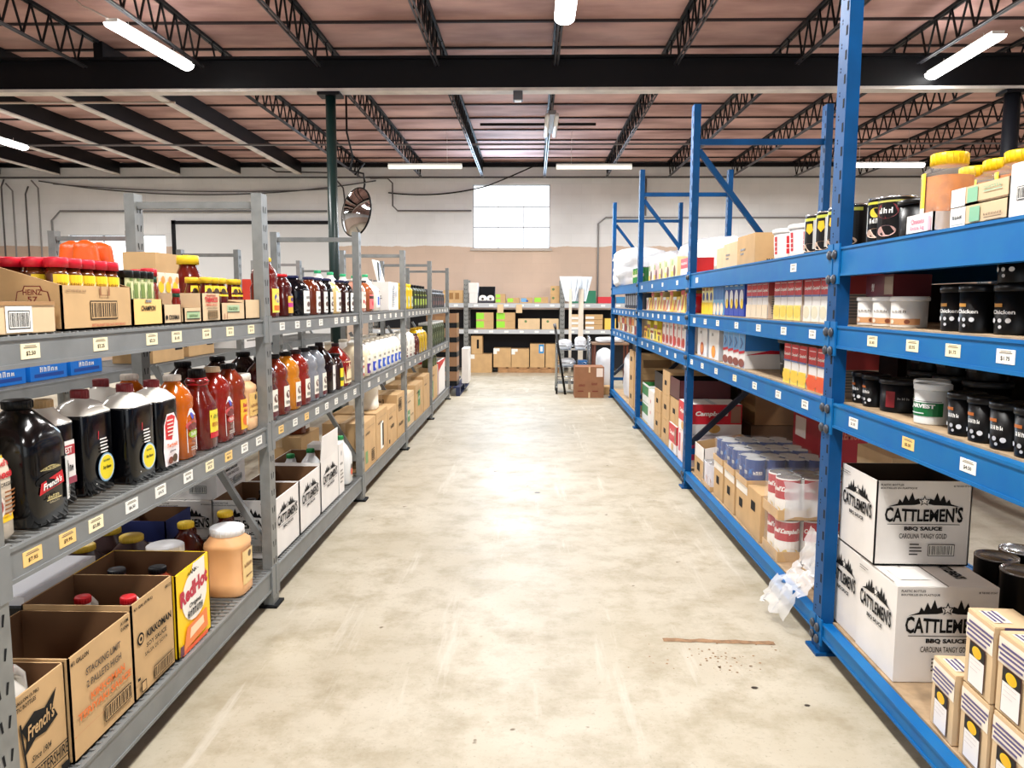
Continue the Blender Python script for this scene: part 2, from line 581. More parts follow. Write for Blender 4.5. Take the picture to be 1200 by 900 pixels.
for i, (x, zt) in enumerate([(-11.1, 3.95), (-10.95, 3.88), (-10.72, 3.80), (-10.45, 3.74), (-10.18, 3.86)]):
    pipe('wall_conduit', [(x, 15.9, .9), (x, 15.9, zt - .15), (x + (.08 if i % 2 else -.12), 15.88, zt)], .017, (86, 86, 90) if i % 2 else (140, 140, 142),
         '%s vertical conduit from the left corner on the far wall' % ordw(i), 'conduit', 'vertical conduits at the far left')

# grey double door with dark frame on the far wall, left
root = empty('door_1', (-5.75, 15.97, 0)); root['kind'] = 'structure'
g = G(); dm = pm('door_white', (222, 224, 224), .6)
g.box(-1.62, -.02, -.03, .0, 0, 2.98, dm); g.box(.02, 1.6, -.03, .0, 0, 2.98, dm); g.obj('door_panel', root)
g = G(); g.box(-1.7, -1.62, -.05, 0, 0, 3.06, STEELDK); g.box(1.6, 1.66, -.05, 0, 0, 3.06, STEELDK); g.box(-1.7, 1.66, -.05, 0, 2.98, 3.05, STEELDK); g.obj('door_frame', root)
g = G(); g.box(-.09, -.04, -.07, -.03, 1.0, 1.2, STEELDK); g.obj('door_handle', root)

# ------------------------------------------------------------------ lamps
TUBEM = mat('lamp_diffuser_on', (1, 1, 1), .4, emit=(1.0, .985, .95), es=14)
TUBEW = mat('lamp_diffuser_dim', (1, 1, .95), .4, emit=(1.0, .97, .86), es=.75)
TUBEO = mat('lamp_diffuser_bright_far', (1, 1, 1), .4, emit=(1.0, .98, .95), es=2.2)


def strip_lamp(loc, rz, label, dm=TUBEM, L=1.22, w=.15, hang=.058, tilt=0.0):
    root = empty('strip_lamp', loc, rz, label, 'lamp', 'strip lamps under the roof')
    root.rotation_euler = (tilt, 0, rz)
    g = G(); g.box(-w * .36, w * .36, -L / 2, L / 2, .03, .06, WHITEP); g.obj('housing', root)
    g = G()
    vs = []
    for y in (-L / 2, L / 2):
        for k in range(9):
            a = math.pi * k / 8
            vs.append((w / 2 * math.cos(a), y, .03 - .055 * math.sin(a)))
    fs = [(k, k + 1, k + 10, k + 9) for k in range(8)] + [tuple(range(9)), tuple(range(17, 8, -1))]
    g.add(vs, fs, dm, True); g.obj('diffuser', root)
    for y in (-L * .3, L * .3):
        g = G(); g.tube([(0, y, .06), (0, y, .06 + hang)], .003, WHITEP, 5); g.obj('hanger', root)
    return root


strip_lamp((-3.55, 7.37, 3.75), math.radians(-5), 'lit strip lamp at upper left in front of the girder')
strip_lamp((.26, 6.14, 3.75), 0, 'lit strip lamp over the middle of the aisle at the top edge', w=.17)
strip_lamp((4.13, 7.8, 3.75), math.radians(-2), 'lit strip lamp at upper right near the tall blue upright')
strip_lamp((-7.9, 11.45, 3.75), 0, 'lit strip lamp at the far left edge beneath the solid beams')
strip_lamp((-1.78, 13.0, 3.62), math.pi / 2, 'dim strip lamp left of the window below the ceiling', TUBEW, 1.22, .13, .56)
strip_lamp((1.01, 13.0, 3.61), math.pi / 2, 'dim strip lamp right of the window below the ceiling', TUBEW, 1.24, .13, .56)
strip_lamp((5.72, 13.0, 3.63), math.pi / 2, 'bright strip lamp beyond the tall blue upright on the right', TUBEO, 1.3, .13, .54)
root = empty('twin_tube_lamp', (.24, 10.5, 3.75), 0, 'unlit twin tube lamp hung end-on above the middle of the hall', 'lamp')
g = G(); g.box(-.05, .05, -.55, .55, 0, .05, pm('lamp_housing_grey', (150, 152, 156), .5)); g.obj('housing', root)
for s_ in (-1, 1):
    g = G(); g.tube([(s_ * .06, -.6, -.02), (s_ * .06, .6, -.02)], .028, WHITEP, 10); g.obj('tube', root)
g = G(); g.tube([(0, -.5, .05), (0, -.5, .155)], .004, WHITEP, 5); g.obj('hanger', root)
root = empty('sensor_box', (-.16, 8.45, 3.63), 0, 'small dark box fixed beneath the girder near its middle', 'sensor')
g = G(); g.box(-.05, .05, -.05, .05, -.09, 0, (70, 70, 76)); g.obj('body', root)
g = G(); g.box(-.035, .035, -.035, .035, -.1, -.09, WHITEP); g.obj('lens', root)

# convex safety mirror hung beside the column
root = empty('convex_mirror', (-2.155, 9.5, 2.495), 0, 'oval looking round convex safety mirror hanging beside the dark green column', 'mirror')
root.rotation_euler = (math.radians(-8), math.radians(16), math.radians(-44))
MIRR = mat('mirror_dome', (.62, .62, .64), .05, metal=1.0)
Rm = .295
g = G(); vs = []; fs = []
for i in range(9):
    r = Rm * (1 - i / 8 * .999); y = -.10 * (1 - (r / Rm) ** 2)
    vs += [(r * math.cos(2 * math.pi * k / 40), y, r * math.sin(2 * math.pi * k / 40)) for k in range(40)]
for i in range(8):
    for k in range(40):
        l = (k + 1) % 40
        fs.append((i * 40 + k, i * 40 + l, (i + 1) * 40 + l, (i + 1) * 40 + k))
g.add(vs, fs, MIRR, True); g.obj('mirror_face', root)
g = G(); g.tube([(Rm * math.cos(t), .004, Rm * math.sin(t)) for t in [2 * math.pi * i / 40 for i in range(40)]], .011, BLACKP, 8, closed=True); g.obj('rim', root)
g = G(); g.tube([(0, .006, 0), (0, .03, 0)], [Rm * .99, Rm * .8], (60, 62, 66), 32); g.obj('backing', root)
g = G(); g.tube([(0, .03, 0), (0, .05, .1), (0, .02, .36)], .012, STEELDK, 6); g.obj('bracket', root)
root = empty('mirror_bracket', (-2.30, 9.55, 2.85), 0, 'bent dark hanger joining the convex mirror to the roof joist', 'bracket')
bpy.context.view_layer.update()
q_ = bpy.data.objects['convex_mirror'].matrix_world @ Vector((0, .02, .36)) - root.location
g = G(); g.tube([(q_.x, q_.y, q_.z + .016), (q_.x - .02, q_.y + .02, q_.z + .12), (.06, .03, .16), (.10, .03, .32), (.04, 0, .60), (.04, 0, 1.056)], .012, STEELDK, 6); g.obj('rod', root)
g = G(); g.tube([(.10, .03, .32), (.24, .03, .24), (.12, .03, .10)], .010, STEELDK, 6); g.obj('clamp', root)

# loose wiring on the far wall and round the lamps
def sag(p0, p1, d, n=14):
    a, b = Vector(p0), Vector(p1)
    return [tuple(a.lerp(b, i / n) - Vector((0, 0, d * 4 * (i / n) * (1 - i / n)))) for i in range(n + 1)]
pipe('wall_cable', sag((-10.2, 15.97, 3.86), (-3.2, 15.97, 3.86), .28), .012, (80, 80, 84), 'sagging cable across the upper left of the far wall', 'cable')
pipe('wall_cable', sag((-9.9, 15.97, 3.80), (-4.0, 15.97, 3.70), .10), .010, (96, 96, 100), 'flatter second cable under the sagging one at left', 'cable')
pipe('wall_cable', sag((-2.95, 15.97, 3.62), (-.9, 15.97, 3.76), .10) + [(-.4, 15.9, 3.95), (.1, 15.8, 4.15)], .013, (30, 30, 34), 'black cable swooping over the top of the bright window', 'cable')
pipe('conduit', [(-5.2, 15.0, 4.02), (-5.2, 15.84, 4.02), (-4.1, 15.84, 4.0), (-3.85, 15.86, 3.7), (-3.85, 15.97, 3.5), (-3.85, 15.97, 3.0)], .016, (70, 70, 74), 'thin conduit stepping down the wall above the white doors', 'conduit')
pipe('lamp_cord', [(-4.35, 7.2, 4.2), (-4.1, 7.0, 4.1), (-3.95, 6.95, 3.98), (-3.8, 6.80, 3.9), (-3.62, 6.74, 3.80)], .008, (214, 200, 192), 'pale wavy cord feeding the upper left strip lamp', 'cord')
pipe('lamp_cord', [(4.22, 7.05, 3.79), (4.36, 7.05, 3.66), (4.50, 7.05, 3.70), (4.62, 7.1, 3.9), (4.75, 7.2, 4.21)], .010, (236, 236, 232), 'white cord looping from the upper right strip lamp', 'cord')
# ------------------------------------------------------------------ shelving
PRICES = ['$2.50', '$2.25', '$2.21', '$1.45', '$1.29', '$3.15', '$1.99', '$9.95', '$3.85', '$6.50', '$14.75', '$7.95', '$4.25', '$0.99', '$1.75', '$5.50']


def price_tag(parent, y, z, sx, face_x, kind, price, w=.078, h=.036):
    """tag stuck on a beam face; sx=+1 when the face looks to +X"""
    g = G()
    m = {'w': PAPER, 'c': CREAMTAG, 'a': AMBERTAG}[kind]
    u = Vector((0, 1, 0)) * sx
    x = face_x + sx * .0015
    g.box(min(face_x, x), max(face_x, x), y - w / 2, y + w / 2, z - h / 2, z + h / 2, m)
    g.text(price, (x + sx * .0006, y, z - h * .14), u, (0, 0, 1), w=w * .5, h=h * .32, m=INK, bold=.015)
    g.box(x, x + sx * .0005, y - w * .36, y + w * .34, z + h * .22, z + h * .28, (120, 110, 90))
    g.box(x, x + sx * .0005, y - w * .30, y + w * .28, z + h * .34, z + h * .39, (140, 130, 110))
    return g.obj('price_tag', parent)


def slots(g, x, y0, y1, z0, z1, sx, step, kind):
    z = z0
    yc = (y0 + y1) / 2
    e = x + sx * .0008
    while z < z1:
        if kind == 'v':
            for s_ in (-1, 1):
                g.poly([(e, yc + s_ * .014, z), (e, yc + s_ * .020, z + .028), (e, yc + s_ * .012, z + .030), (e, yc + s_ * .008, z + .002)][::(1 if s_ * sx > 0 else -1)], SLOT)
        else:
            yn = y0 + .012
            g.box(min(x, e), max(x, e), yn, yn + .014, z, z + .034, SLOT)
            for dz in (.05, .062):
                g.box(min(x, e), max(x, e), yc + .014, yc + .020, z + dz, z + dz + .006, SLOT)
        z += step
    return g


def rack_run(name, label, sx, xf, xr, ys, levels, hgt, pw, pd, P, style, tags, decks, hide_near=True):
    """xf front plane (aisle), xr rear plane, sx=+1 if the aisle lies to +X of the rack; ys far edges of uprights"""
    root = empty(name, (xf, ys[0], 0), 0, label, 'shelving rack')
    ox, oy = xf, ys[0]
    inn = -sx          # from front towards the rear
    postm, beamm = (GALV, GALVD) if style == 'grey' else (BLUED, BLUE)
    depth = abs(xr - xf)

    def X(d):          # distance d behind the front plane, local
        return inn * d
    for i, ye in enumerate(ys):
        y1, y0 = ye - oy, ye - oy - pd
        f = G()
        fr = bpy.data.objects.new('upright_frame', None)
        COL.objects.link(fr); fr.parent = root; fr.location = (0, y0, 0)
        for (a, b, front) in ((0, pw, True), (depth - pw, depth, False)):
            g = G()
            xa, xb = sorted((X(a), X(b)))
            t = .003
            # open channel: web faces the bay ends, two flanges
            g.box(xa, xb, 0, pd, .012, hgt, postm)
            if front:
                slots(g, X(0), 0, pd, .12, hgt - .05, sx, .08 if style == 'grey' else .088, 'v' if style == 'grey' else 'r')
            else:
                slots(g, X(depth - pw), 0, pd, .12, hgt - .05, sx, .08 if style == 'grey' else .088, 'v' if style == 'grey' else 'r')
            g.obj('post', fr)
            g = G(); g.box(min(xa, xb) - .02, max(xa, xb) + .02, -.015, pd + .015, 0, .012, SLOT if style == 'grey' else postm); g.obj('foot_plate', fr)
        ym = pd / 2
        for zb in ([hgt - .05, .30] if style == 'grey' else ([2.58, 1.25, .28] if i > 1 else [2.58])):
            g = G(); g.bar((X(pw), ym, zb), (X(depth - pw), ym, zb), .03, .03 if style == 'grey' else .042, postm); g.obj('cross_brace', fr)
        dg = [((.05, .30), (.53, 1.12))] if style == 'grey' else [((.05, 2.52), (.93, 1.40)), ((.93, 1.2), (.05, .34))]
        if style != 'grey' and i < 2:
            dg = []
        for (a, b) in dg:
            g = G(); g.bar((X(a[0]), ym, a[1]), (X(b[0]), ym, b[1]), .028, .028 if style == 'grey' else .04, postm if style == 'grey' or a[1] > 2 else BRACED); g.obj('diagonal_brace', fr)
    rows = tags
    for i in range(len(ys) - 1):
        ya, yb = ys[i] - oy, ys[i + 1] - oy - pd
        for li, (zt, bh) in enumerate(levels):
            for which, d0 in (('front', 0.0), ('rear', depth - .045)):
                g = G()
                x_in = d0 + .006 if which == 'front' else d0
                xa, xb = sorted((X(x_in), X(x_in + .04)))
                g.box(xa, xb, ya, yb, zt - bh, zt - .006, beamm)
                # rolled lip along the foot and a step at the top edge
                lipx = X(x_in - .004) if which == 'front' else X(x_in + .044)
                g.box(*sorted((lipx, X(x_in + .01) if which == 'front' else X(x_in + .03))), ya, yb, zt - bh, zt - bh + .010, beamm)
                g.box(*sorted((lipx, X(x_in + .01) if which == 'front' else X(x_in + .03))), ya, yb, zt - .012, zt - .003, beamm)
                bo = g.obj('beam', root)
                if which == 'front':
                    for (py, kind, price) in rows.get((i, li), []):
                        price_tag(bo, py - oy, zt - bh * .52, sx, X(x_in) , kind, price, w=.07 if style == 'grey' else .075, h=.036)
                    for yc, s2 in ((ya, 1), (yb, -1)):
                        # end connector plate wraps onto the upright
                        c = G()
                        c.box(*sorted((X(-.003), X(.004))), *sorted((yc + s2 * .012, yc - s2 * (pd * .42))), zt - bh - .03, zt + .012, beamm)
                        if style != 'grey':
                            for zz in (zt - .03, zt - bh - .012):
                                c.lathe([(.017, 0), (.019, .006), (.012, .012)], (52, 56, 66), 12)
                                n = len(c.v) - 36
                                for q in range(n, len(c.v)):
                                    vx, vy, vz = c.v[q]
                                    c.v[q] = (X(-.003) + sx * vz, yc - s2 * .02 + vx, zz + vy)
                        c.obj('connector', bo)
            if decks.get(li):
                g = G()
                if decks[li] == 'wire':
                    n = int((yb - ya) / .034)
                    for k in range(n + 1):
                        y = ya + .01 + k * (yb - ya - .02) / n
                        g.box(*sorted((X(.012), X(depth - .012))), y - .0032, y + .0032, zt - .008, zt, WIRE)
                    for d in (.06, .2, .35, .5):
                        g.box(*sorted((X(d - .004), X(d + .004))), ya, yb, zt - .016, zt - .008, WIRE)
                    g.obj('wire_deck', root)
                else:
                    g.box(*sorted((X(.048), X(depth - .048))), ya, yb, zt - .022, zt, DECK if decks[li] == 'wood' else BLUED)
                    g.obj('shelf_deck', root)
    return root


def tg(*a):
    """(y, kind, price) rows out of 'y:kind' tokens"""
    out = []
    for k, (y, kd) in enumerate(a):
        out.append((y, kd, PRICES[(k * 5 + int(y * 7)) % len(PRICES)]))
    return out


LYS = [1.66, 3.48, 5.38, 7.28, 9.18, 11.08]
LLV = [(1.335, .078), (.85, .088), (.18, .10)]
ltags = {
    (0, 0): [(1.80, 'c', '$2.50'), (2.10, 'c', '$2.25'), (2.39, 'c', '$2.21'), (2.56, 'c', '$1.45'), (2.80, 'c', '$1.49'), (3.02, 'c', '$1.31'), (3.25, 'c', '$1.15')],
    (0, 1): [(1.76, 'a', '$7.95'), (1.90, 'a', '$9.95'), (2.03, 'c', '$3.85'), (2.22, 'w', '$6.50'), (2.40, 'w', '$14.75'), (2.60, 'w', '$6.95'), (2.78, 'c', '$5.25'), (2.96, 'a', '$8.10'), (3.13, 'w', '$6.25'), (3.30, 'w', '$5.95')],
    (1, 0): tg((3.66, 'w'), (3.90, 'w'), (4.10, 'w'), (4.34, 'w'), (4.68, 'w'), (4.83, 'w'), (4.98, 'w'), (5.18, 'w')),
    (1, 1): tg((3.60, 'a'), (3.82, 'w'), (4.02, 'a'), (4.22, 'w'), (4.42, 'w'), (4.64, 'w'), (4.88, 'w'), (5.14, 'w')),
    (2, 0): tg((5.7, 'w'), (6.0, 'w'), (6.25, 'w'), (6.5, 'w'), (6.75, 'w'), (7.05, 'w')),
    (2, 1): tg((5.6, 'w'), (5.95, 'w'), (6.3, 'w'), (6.7, 'w'), (7.0, 'w')),
    (3, 0): tg(*[(7.5 + .24 * k, 'w') for k in range(7)]), (3, 1): tg(*[(7.5 + .35 * k, 'w') for k in range(5)]),
    (4, 0): tg(*[(9.4 + .3 * k, 'w') for k in range(6)]), (4, 1): tg(*[(9.4 + .4 * k, 'w') for k in range(4)]),
}
rack_run('grey_shelving', 'long grey steel shelving run lining the left of the aisle', 1, -1.19, -1.80, LYS, LLV, 1.885, .045, .075, None, 'grey', ltags,
         {0: 'wire', 1: 'wire', 2: 'wire'})

RYS = [.31, 3.089, 5.865, 8.641, 11.417]
RLV = [(1.628, .112), (1.33, .09), (1.03, .098), (.137, .066)]
rtags = {
    (0, 0): [],
    (0, 1): [(2.68, 'c', '$1.85'), (2.40, 'c', '$2.95'), (2.17, 'c', '$1.75'), (1.93, 'w', '$1.75')],
    (0, 2): [(2.80, 'w', '$1.95'), (2.39, 'a', '$5.30'), (2.06, 'w', '$4.50')],
    (0, 3): [],
    (1, 0): [(3.52, 'w', '$6.50'), (5.55, 'w', '$2.95')],
    (1, 1): tg((3.25, 'w'), (3.62, 'w'), (4.02, 'w'), (4.45, 'w'), (4.9, 'w'), (5.25, 'w'), (5.6, 'w')),
    (1, 2): tg((3.3, 'w'), (3.66, 'w'), (4.05, 'w'), (4.45, 'c'), (4.9, 'w'), (5.3, 'w'), (5.65, 'w')),
    (2, 0): tg((6.3, 'w'), (7.0, 'w'), (7.6, 'w'), (8.3, 'w')), (2, 1): tg(*[(6.2 + .33 * k, 'w') for k in range(8)]), (2, 2): tg(*[(6.3 + .38 * k, 'w') for k in range(6)]),
    (3, 0): [], (3, 1): tg(*[(8.95 + .35 * k, 'w') for k in range(7)]), (3, 2): tg(*[(9.0 + .4 * k, 'w') for k in range(6)]),
}
BR = rack_run('blue_pallet_rack', 'tall blue steel pallet rack lining the right of the aisle', -1, 1.169, 2.17, RYS, RLV, 2.84, .05, .09, None, 'blue', rtags,
              {0: 'wood', 1: 'wood', 2: 'wood', 3: 'wood'})
# ------------------------------------------------------------------ product library
def flatF(O, u, v):
    O, u, v = Vector(O), Vector(u), Vector(v)
    n = u.cross(v)
    return lambda a, b, off: O + u * a + v * b + n * off


def prof_r(prof, z):
    for i in range(len(prof) - 1):
        if prof[i][1] <= z <= prof[i + 1][1]:
            t = (z - prof[i][1]) / max(1e-9, prof[i + 1][1] - prof[i][1])
            return prof[i][0] * (1 - t) + prof[i + 1][0] * t
    return prof[-1][0]


def curvF(prof, e, asp, z0, W, ang=-90.0):
    """label frame wrapped on a superellipse body; a=0..W round the body centred on ang, b up from z0"""
    rm = prof_r(prof, z0 + .01)

    def F(a, b, off):
        z = z0 + b
        r = prof_r(prof, z)
        t = math.radians(ang) + (a - W / 2) / rm
        c, s = math.cos(t), math.sin(t)
        rp = r / ((abs(c) ** e + abs(s / asp) ** e) ** (1 / e))
        return Vector(((rp + off) * c, (rp + off) * s, z))
    return F


def prints(g, F, W, H, ops, nsub=1):
    off = .0012
    for op in ops:
        off += .0005
        k = op[0]
        if k == 'r':
            _, u0, v0, u1, v1, c = op
            for i in range(nsub):
                a0 = (u0 + (u1 - u0) * i / nsub) * W; a1 = (u0 + (u1 - u0) * (i + 1) / nsub) * W
                g.poly([F(a0, v0 * H, off), F(a1, v0 * H, off), F(a1, v1 * H, off), F(a0, v1 * H, off)], c)
        elif k == 'p':     # polygon
            g.poly([F(a * W, b * H, off) for a, b in op[1]], op[2])
        elif k in 'ce':     # disc / ellipse: uc vc ru rv colour (fractions of H)
            uc, vc, ru, rv, c = op[1:6]
            g.poly([F(uc * W + ru * H * math.cos(t), vc * H + rv * H * math.sin(t), off) for t in [2 * math.pi * i / 20 for i in range(20)]], c)
        elif k == 'a':     # star
            uc, vc, r, c = op[1:5]
            g.poly([F(uc * W + (r if i % 2 == 0 else r * .42) * H * math.sin(math.pi * i / 5), vc * H + (r if i % 2 == 0 else r * .42) * H * math.cos(math.pi * i / 5), off) for i in range(10)], c)
        elif k == 'b':     # barcode
            u0, v0, u1, v1 = op[1:5]
            rnd = random.Random(int(u0 * 100 + v1 * 10))
            g.poly([F(u0 * W, v0 * H, off), F(u1 * W, v0 * H, off), F(u1 * W, v1 * H, off), F(u0 * W, v1 * H, off)], INK)
            e = .06 * (v1 - v0); eu = e * H / W
            g.poly([F((u0 + eu) * W, (v0 + e) * H, off + .0003), F((u1 - eu) * W, (v0 + e) * H, off + .0003), F((u1 - eu) * W, (v1 - e) * H, off + .0003), F((u0 + eu) * W, (v1 - e) * H, off + .0003)], PAPER if len(op) < 6 else KRAFT)
            u = u0 + 2 * eu
            while u < u1 - 2.5 * eu:
                w = (u1 - u0) * rnd.choice((.012, .02, .035))
                g.poly([F(u * W, (v0 + 2 * e) * H, off + .0006), F((u + w) * W, (v0 + 2 * e) * H, off + .0006), F((u + w) * W, (v1 - 2 * e) * H, off + .0006), F(u * W, (v1 - 2 * e) * H, off + .0006)], INK)
                u += w * 2.0
        elif k == 't' and op[1] in ILLEG:     # print too small to read in the photo: letter-like strokes
            _, st, uc, vc, w, h, c = op[:7]
            rn = random.Random(len(st) * 7 + int(uc * 50))
            n = len(st); ww = (w or .5) * W; hh = (h or .1) * H; x = uc * W - ww / 2
            for i in range(n):
                lw_ = ww / n * .72
                for kx in (0, 1):
                    q0 = x + kx * lw_ * .62; b0 = vc * H - hh / 2; b1 = b0 + hh * rn.choice((.7, 1, 1))
                    g.poly([F(q0, b0, off), F(q0 + lw_ * .3, b0, off), F(q0 + lw_ * .3, b1, off), F(q0, b1, off)], c)
                bb = vc * H + hh * rn.uniform(-.4, .3)
                g.poly([F(x, bb, off), F(x + lw_ * .9, bb, off), F(x + lw_ * .9, bb + hh * .18, off), F(x, bb + hh * .18, off)], c)
                x += ww / n
        elif k == 't':     # text uc vc width height colour [bold shear arch]
            _, st, uc, vc, w, h, c = op[:7]
            bold = op[7] if len(op) > 7 else .02
            sh = op[8] if len(op) > 8 else 0
            arch = op[9] if len(op) > 9 else 0
            rot = op[10] if len(op) > 10 else 0
            cr, sr = math.cos(rot), math.sin(rot)

            def bend(q, a, b, uc=uc, vc=vc, w=w, arch=arch, off=off):
                half = w * W / 2 if w else .1
                k2 = (a / half) ** 2 if half else 0
                b2 = b * (1 + (arch * .9) * (k2 - .0)) - arch * H * .0 + arch * h * H * .25 * (k2)
                return F(uc * W + a * cr - b2 * sr, vc * H + a * sr + b2 * cr, off)
            g.text(st, (0, 0, 0), (1, 0, 0), (0, 1, 0), w=(w * W if w else None), h=(h * H if h else None), m=c, bold=bold, shear=sh, bend=bend)
    return g


ILLEG = {'WATER', 'FOOD', 'FOODS', 'HEAVY', 'KEEP DRY', 'THIS SIDE UP', 'GREEN', 'FRESH PACK', 'LIMES', 'SYRUP', 'PUNCH', 'CIDER', 'TEA', 'RICE', 'MILK', 'CHEX', 'CRACKERS', 'OLIVE', 'BASE', 'HAM', 'HANDLE', 'THIS UP', 'SPICE', 'BEANS', 'Rub', 'EXPRESS', 'JARS', 'PEPPER', 'SAUCE', 'HOT', 'M', 'Oat', 'Gold', 'BBQ', 'RANCH', 'Sauce', 'Remoulade', 'CHILI', 'Beef', 'KEEP THIS END UP', 'EST 1868', 'YACHI', 'Buffalo', 'Red Hot', 'sauce'}


def small_lines(u0, u1, v0, v1, n, c=(120, 116, 110), seed=1):
    r = random.Random(seed)
    out = []
    for i in range(n):
        v = v0 + (v1 - v0) * (i + .3) / n
        out.append(('r', u0, v, u0 + (u1 - u0) * r.uniform(.6, 1), v + (v1 - v0) / n * .4, c))
    return out


class Proto:
    def __init__(s, name, cat):
        s.name, s.cat, s.parts, s.mesh = name, cat, [], {}

    def part(s, name, g, parent=-1, label=None):
        s.parts.append((name, g, parent, label)); return len(s.parts) - 1

    def put(s, x, y, z, rz=0.0, label=None, group=None, sc=1.0, only=None):
        if len(s.parts) == 1:
            n, g, _, _ = s.parts[0]
            if 0 not in s.mesh:
                o = g.obj(s.name); s.mesh[0] = o.data
            else:
                o = bpy.data.objects.new(s.name, s.mesh[0]); COL.objects.link(o)
            root = o
        else:
            root = bpy.data.objects.new(s.name, None); root.empty_display_size = .05
            COL.objects.link(root)
            made = []
            for i, (n, g, p, lab) in enumerate(s.parts):
                if i not in s.mesh:
                    o = g.obj(n); s.mesh[i] = o.data
                else:
                    o = bpy.data.objects.new(n, s.mesh[i]); COL.objects.link(o)
                o.parent = root if p < 0 else made[p]
                if lab: o['label'] = lab
                made.append(o)
        root.location = (x, y, z + .0014); root.rotation_euler = (0, 0, rz)
        if sc != 1.0: root.scale = (sc, sc, sc) if not isinstance(sc, tuple) else sc
        return tag(root, label, s.cat, group)


LR, RR = math.pi / 2, -math.pi / 2      # facing the aisle from the left / right rack


def cap_g(r, z0, z1, c, knurl=True, cx=0):
    g = G()
    g.lathe([(r, z0), (r, z1 - .003), (r * .93, z1)], c, 20, cx=cx)
    if knurl:
        for k in range(20):
            a = 2 * math.pi * k / 20
            g.tube([(cx + r * math.cos(a), r * math.sin(a), z0 + .002), (cx + r * math.cos(a), r * math.sin(a), z1 - .003)], .0012, c, 3, cap=False)
    return g


def gloss(c, rough=.16, coat=.3):
    mx = max(c)
    c = tuple(int(v * (.72 if v < mx * .8 else .84)) for v in c) if mx < 225 or min(c) < 60 else c
    if c[0] > 2 * c[1] and c[0] > 2 * c[2] and c[0] < 205:      # sauces: browner reds
        c = (int(c[0] * .92), max(c[1], int(c[0] * .17)), int(c[2] * .6))
    return pm('gloss_%02x%02x%02x' % c, c, rough, coat=coat)


CLEARP = mat('cloudy_clear_plastic', S(232, 228, 218), .12, trans=.0, coat=.4)
FILM = mat('clear_film', (0.95, 0.96, 0.97), .1, alpha=.09)
FILMW = mat('white_film', S(236, 238, 242), .25, alpha=.72)
JARC = mat('clear_jar_plastic', (0.97, 0.97, 0.95), .08, alpha=.10)


def square_jug(name, liquid, cap, ops, h=.30, w=.155, d=.11, neck=CLEARP, lw=.8, lz=(.10, .62), fill=.775, cat='sauce jug', side_ops=None, capr=.024):
    P = Proto(name, cat)
    e = 6; a = d / w; r = w / 2
    zf = h * fill
    prof = [(r * .94, 0), (r, .006), (r, zf * .98), (r * .985, zf)]
    g = G(); g.lathe([(p[0], p[1], e) for p in prof], gloss(liquid), 28, asp=a)
    P.part('liquid_body', g)
    g = G()
    g.lathe([(r * .985, zf, e), (r * .96, zf + h * .012, 6), (r * .60, zf + h * .10, 4), (capr * 1.12, h * .905, 2), (capr * .95, h * .93, 2)], neck, 28, asp=1, cap=False)
    n = len(g.v)
    # squash lower rings to the body's aspect
    for i in range(n):
        x, y, z = g.v[i]
        t = max(0, min(1, (z - zf) / (h * .2)))
        g.v[i] = (x, y * (a * (1 - t) + t), z)
    P.part('shoulder', g)
    P.part('cap', cap_g(capr, h * .91, h, cap))
    if ops:
        W = w * lw * .95; z0, z1 = lz[0] * h, lz[1] * h
        g = G(); prints(g, flatF((-W / 2, -d / 2, z0), (1, 0, 0), (0, 0, 1)), W, z1 - z0, ops); P.part('label', g)
    return P


def round_jug(name, col, cap, ops, h=.30, w=.135, capr=.026, pinch=True, lz=(.08, .48), lw=.085, e=2.7, cat='sauce jug', topclear=None, ang=-90):
    P = Proto(name, cat)
    r = w / 2
    k = .88 if pinch else 1.0
    prof = [(r * .9, 0), (r, .008), (r, h * .50), (r * k, h * .565), (r * (.94 if pinch else 1), h * .63), (r * .93, h * .72), (r * .80, h * .81), (r * .52, h * .88), (capr, h * .92), (capr, h * .95)]
    g = G(); g.lathe([(p[0], p[1], e if p[1] < h * .8 else 2.2) for p in prof], gloss(col), 28)
    P.part('body', g)
    P.part('cap', cap_g(capr * 1.15, h * .93, h, cap))
    if ops:
        z0, z1 = lz[0] * h, lz[1] * h
        g = G(); prints(g, curvF(prof, e, 1, z0, lw, ang), lw, z1 - z0, ops, 6); P.part('label', g)
    return P


def handle_jug(name, col, cap, ops, h=.30, w=.15, rough=.3, cat='jug', lz=(.12, .48), lw=.09, e=3.2, capr=.022, bodymat=None):
    P = Proto(name, cat)
    r = w / 2; m = bodymat or gloss(col, rough, .2)
    prof = [(r * .9, 0), (r, .01), (r, h * .55), (r * .93, h * .64), (r * .66, h * .78), (r * .36, h * .87), (capr, h * .92), (capr, h * .94)]
    g = G(); g.lathe([(p[0], p[1], e if p[1] < h * .7 else 2.1) for p in prof], m, 28)
    P.part('body', g)
    g = G()
    g.tube([(capr * .8, 0, h * .90), (r * .62, 0, h * .905), (r * .95, 0, h * .83), (r * 1.02, 0, h * .68), (r * .96, 0, h * .55)], [.010, .012, .012, .012, .010], m, 10)
    P.part('handle', g)
    P.part('cap', cap_g(capr * 1.1, h * .925, h, cap))
    if ops:
        z0, z1 = lz[0] * h, lz[1] * h
        g = G(); prints(g, curvF(prof, e, 1, z0, lw), lw, z1 - z0, ops, 6); P.part('label', g)
    return P


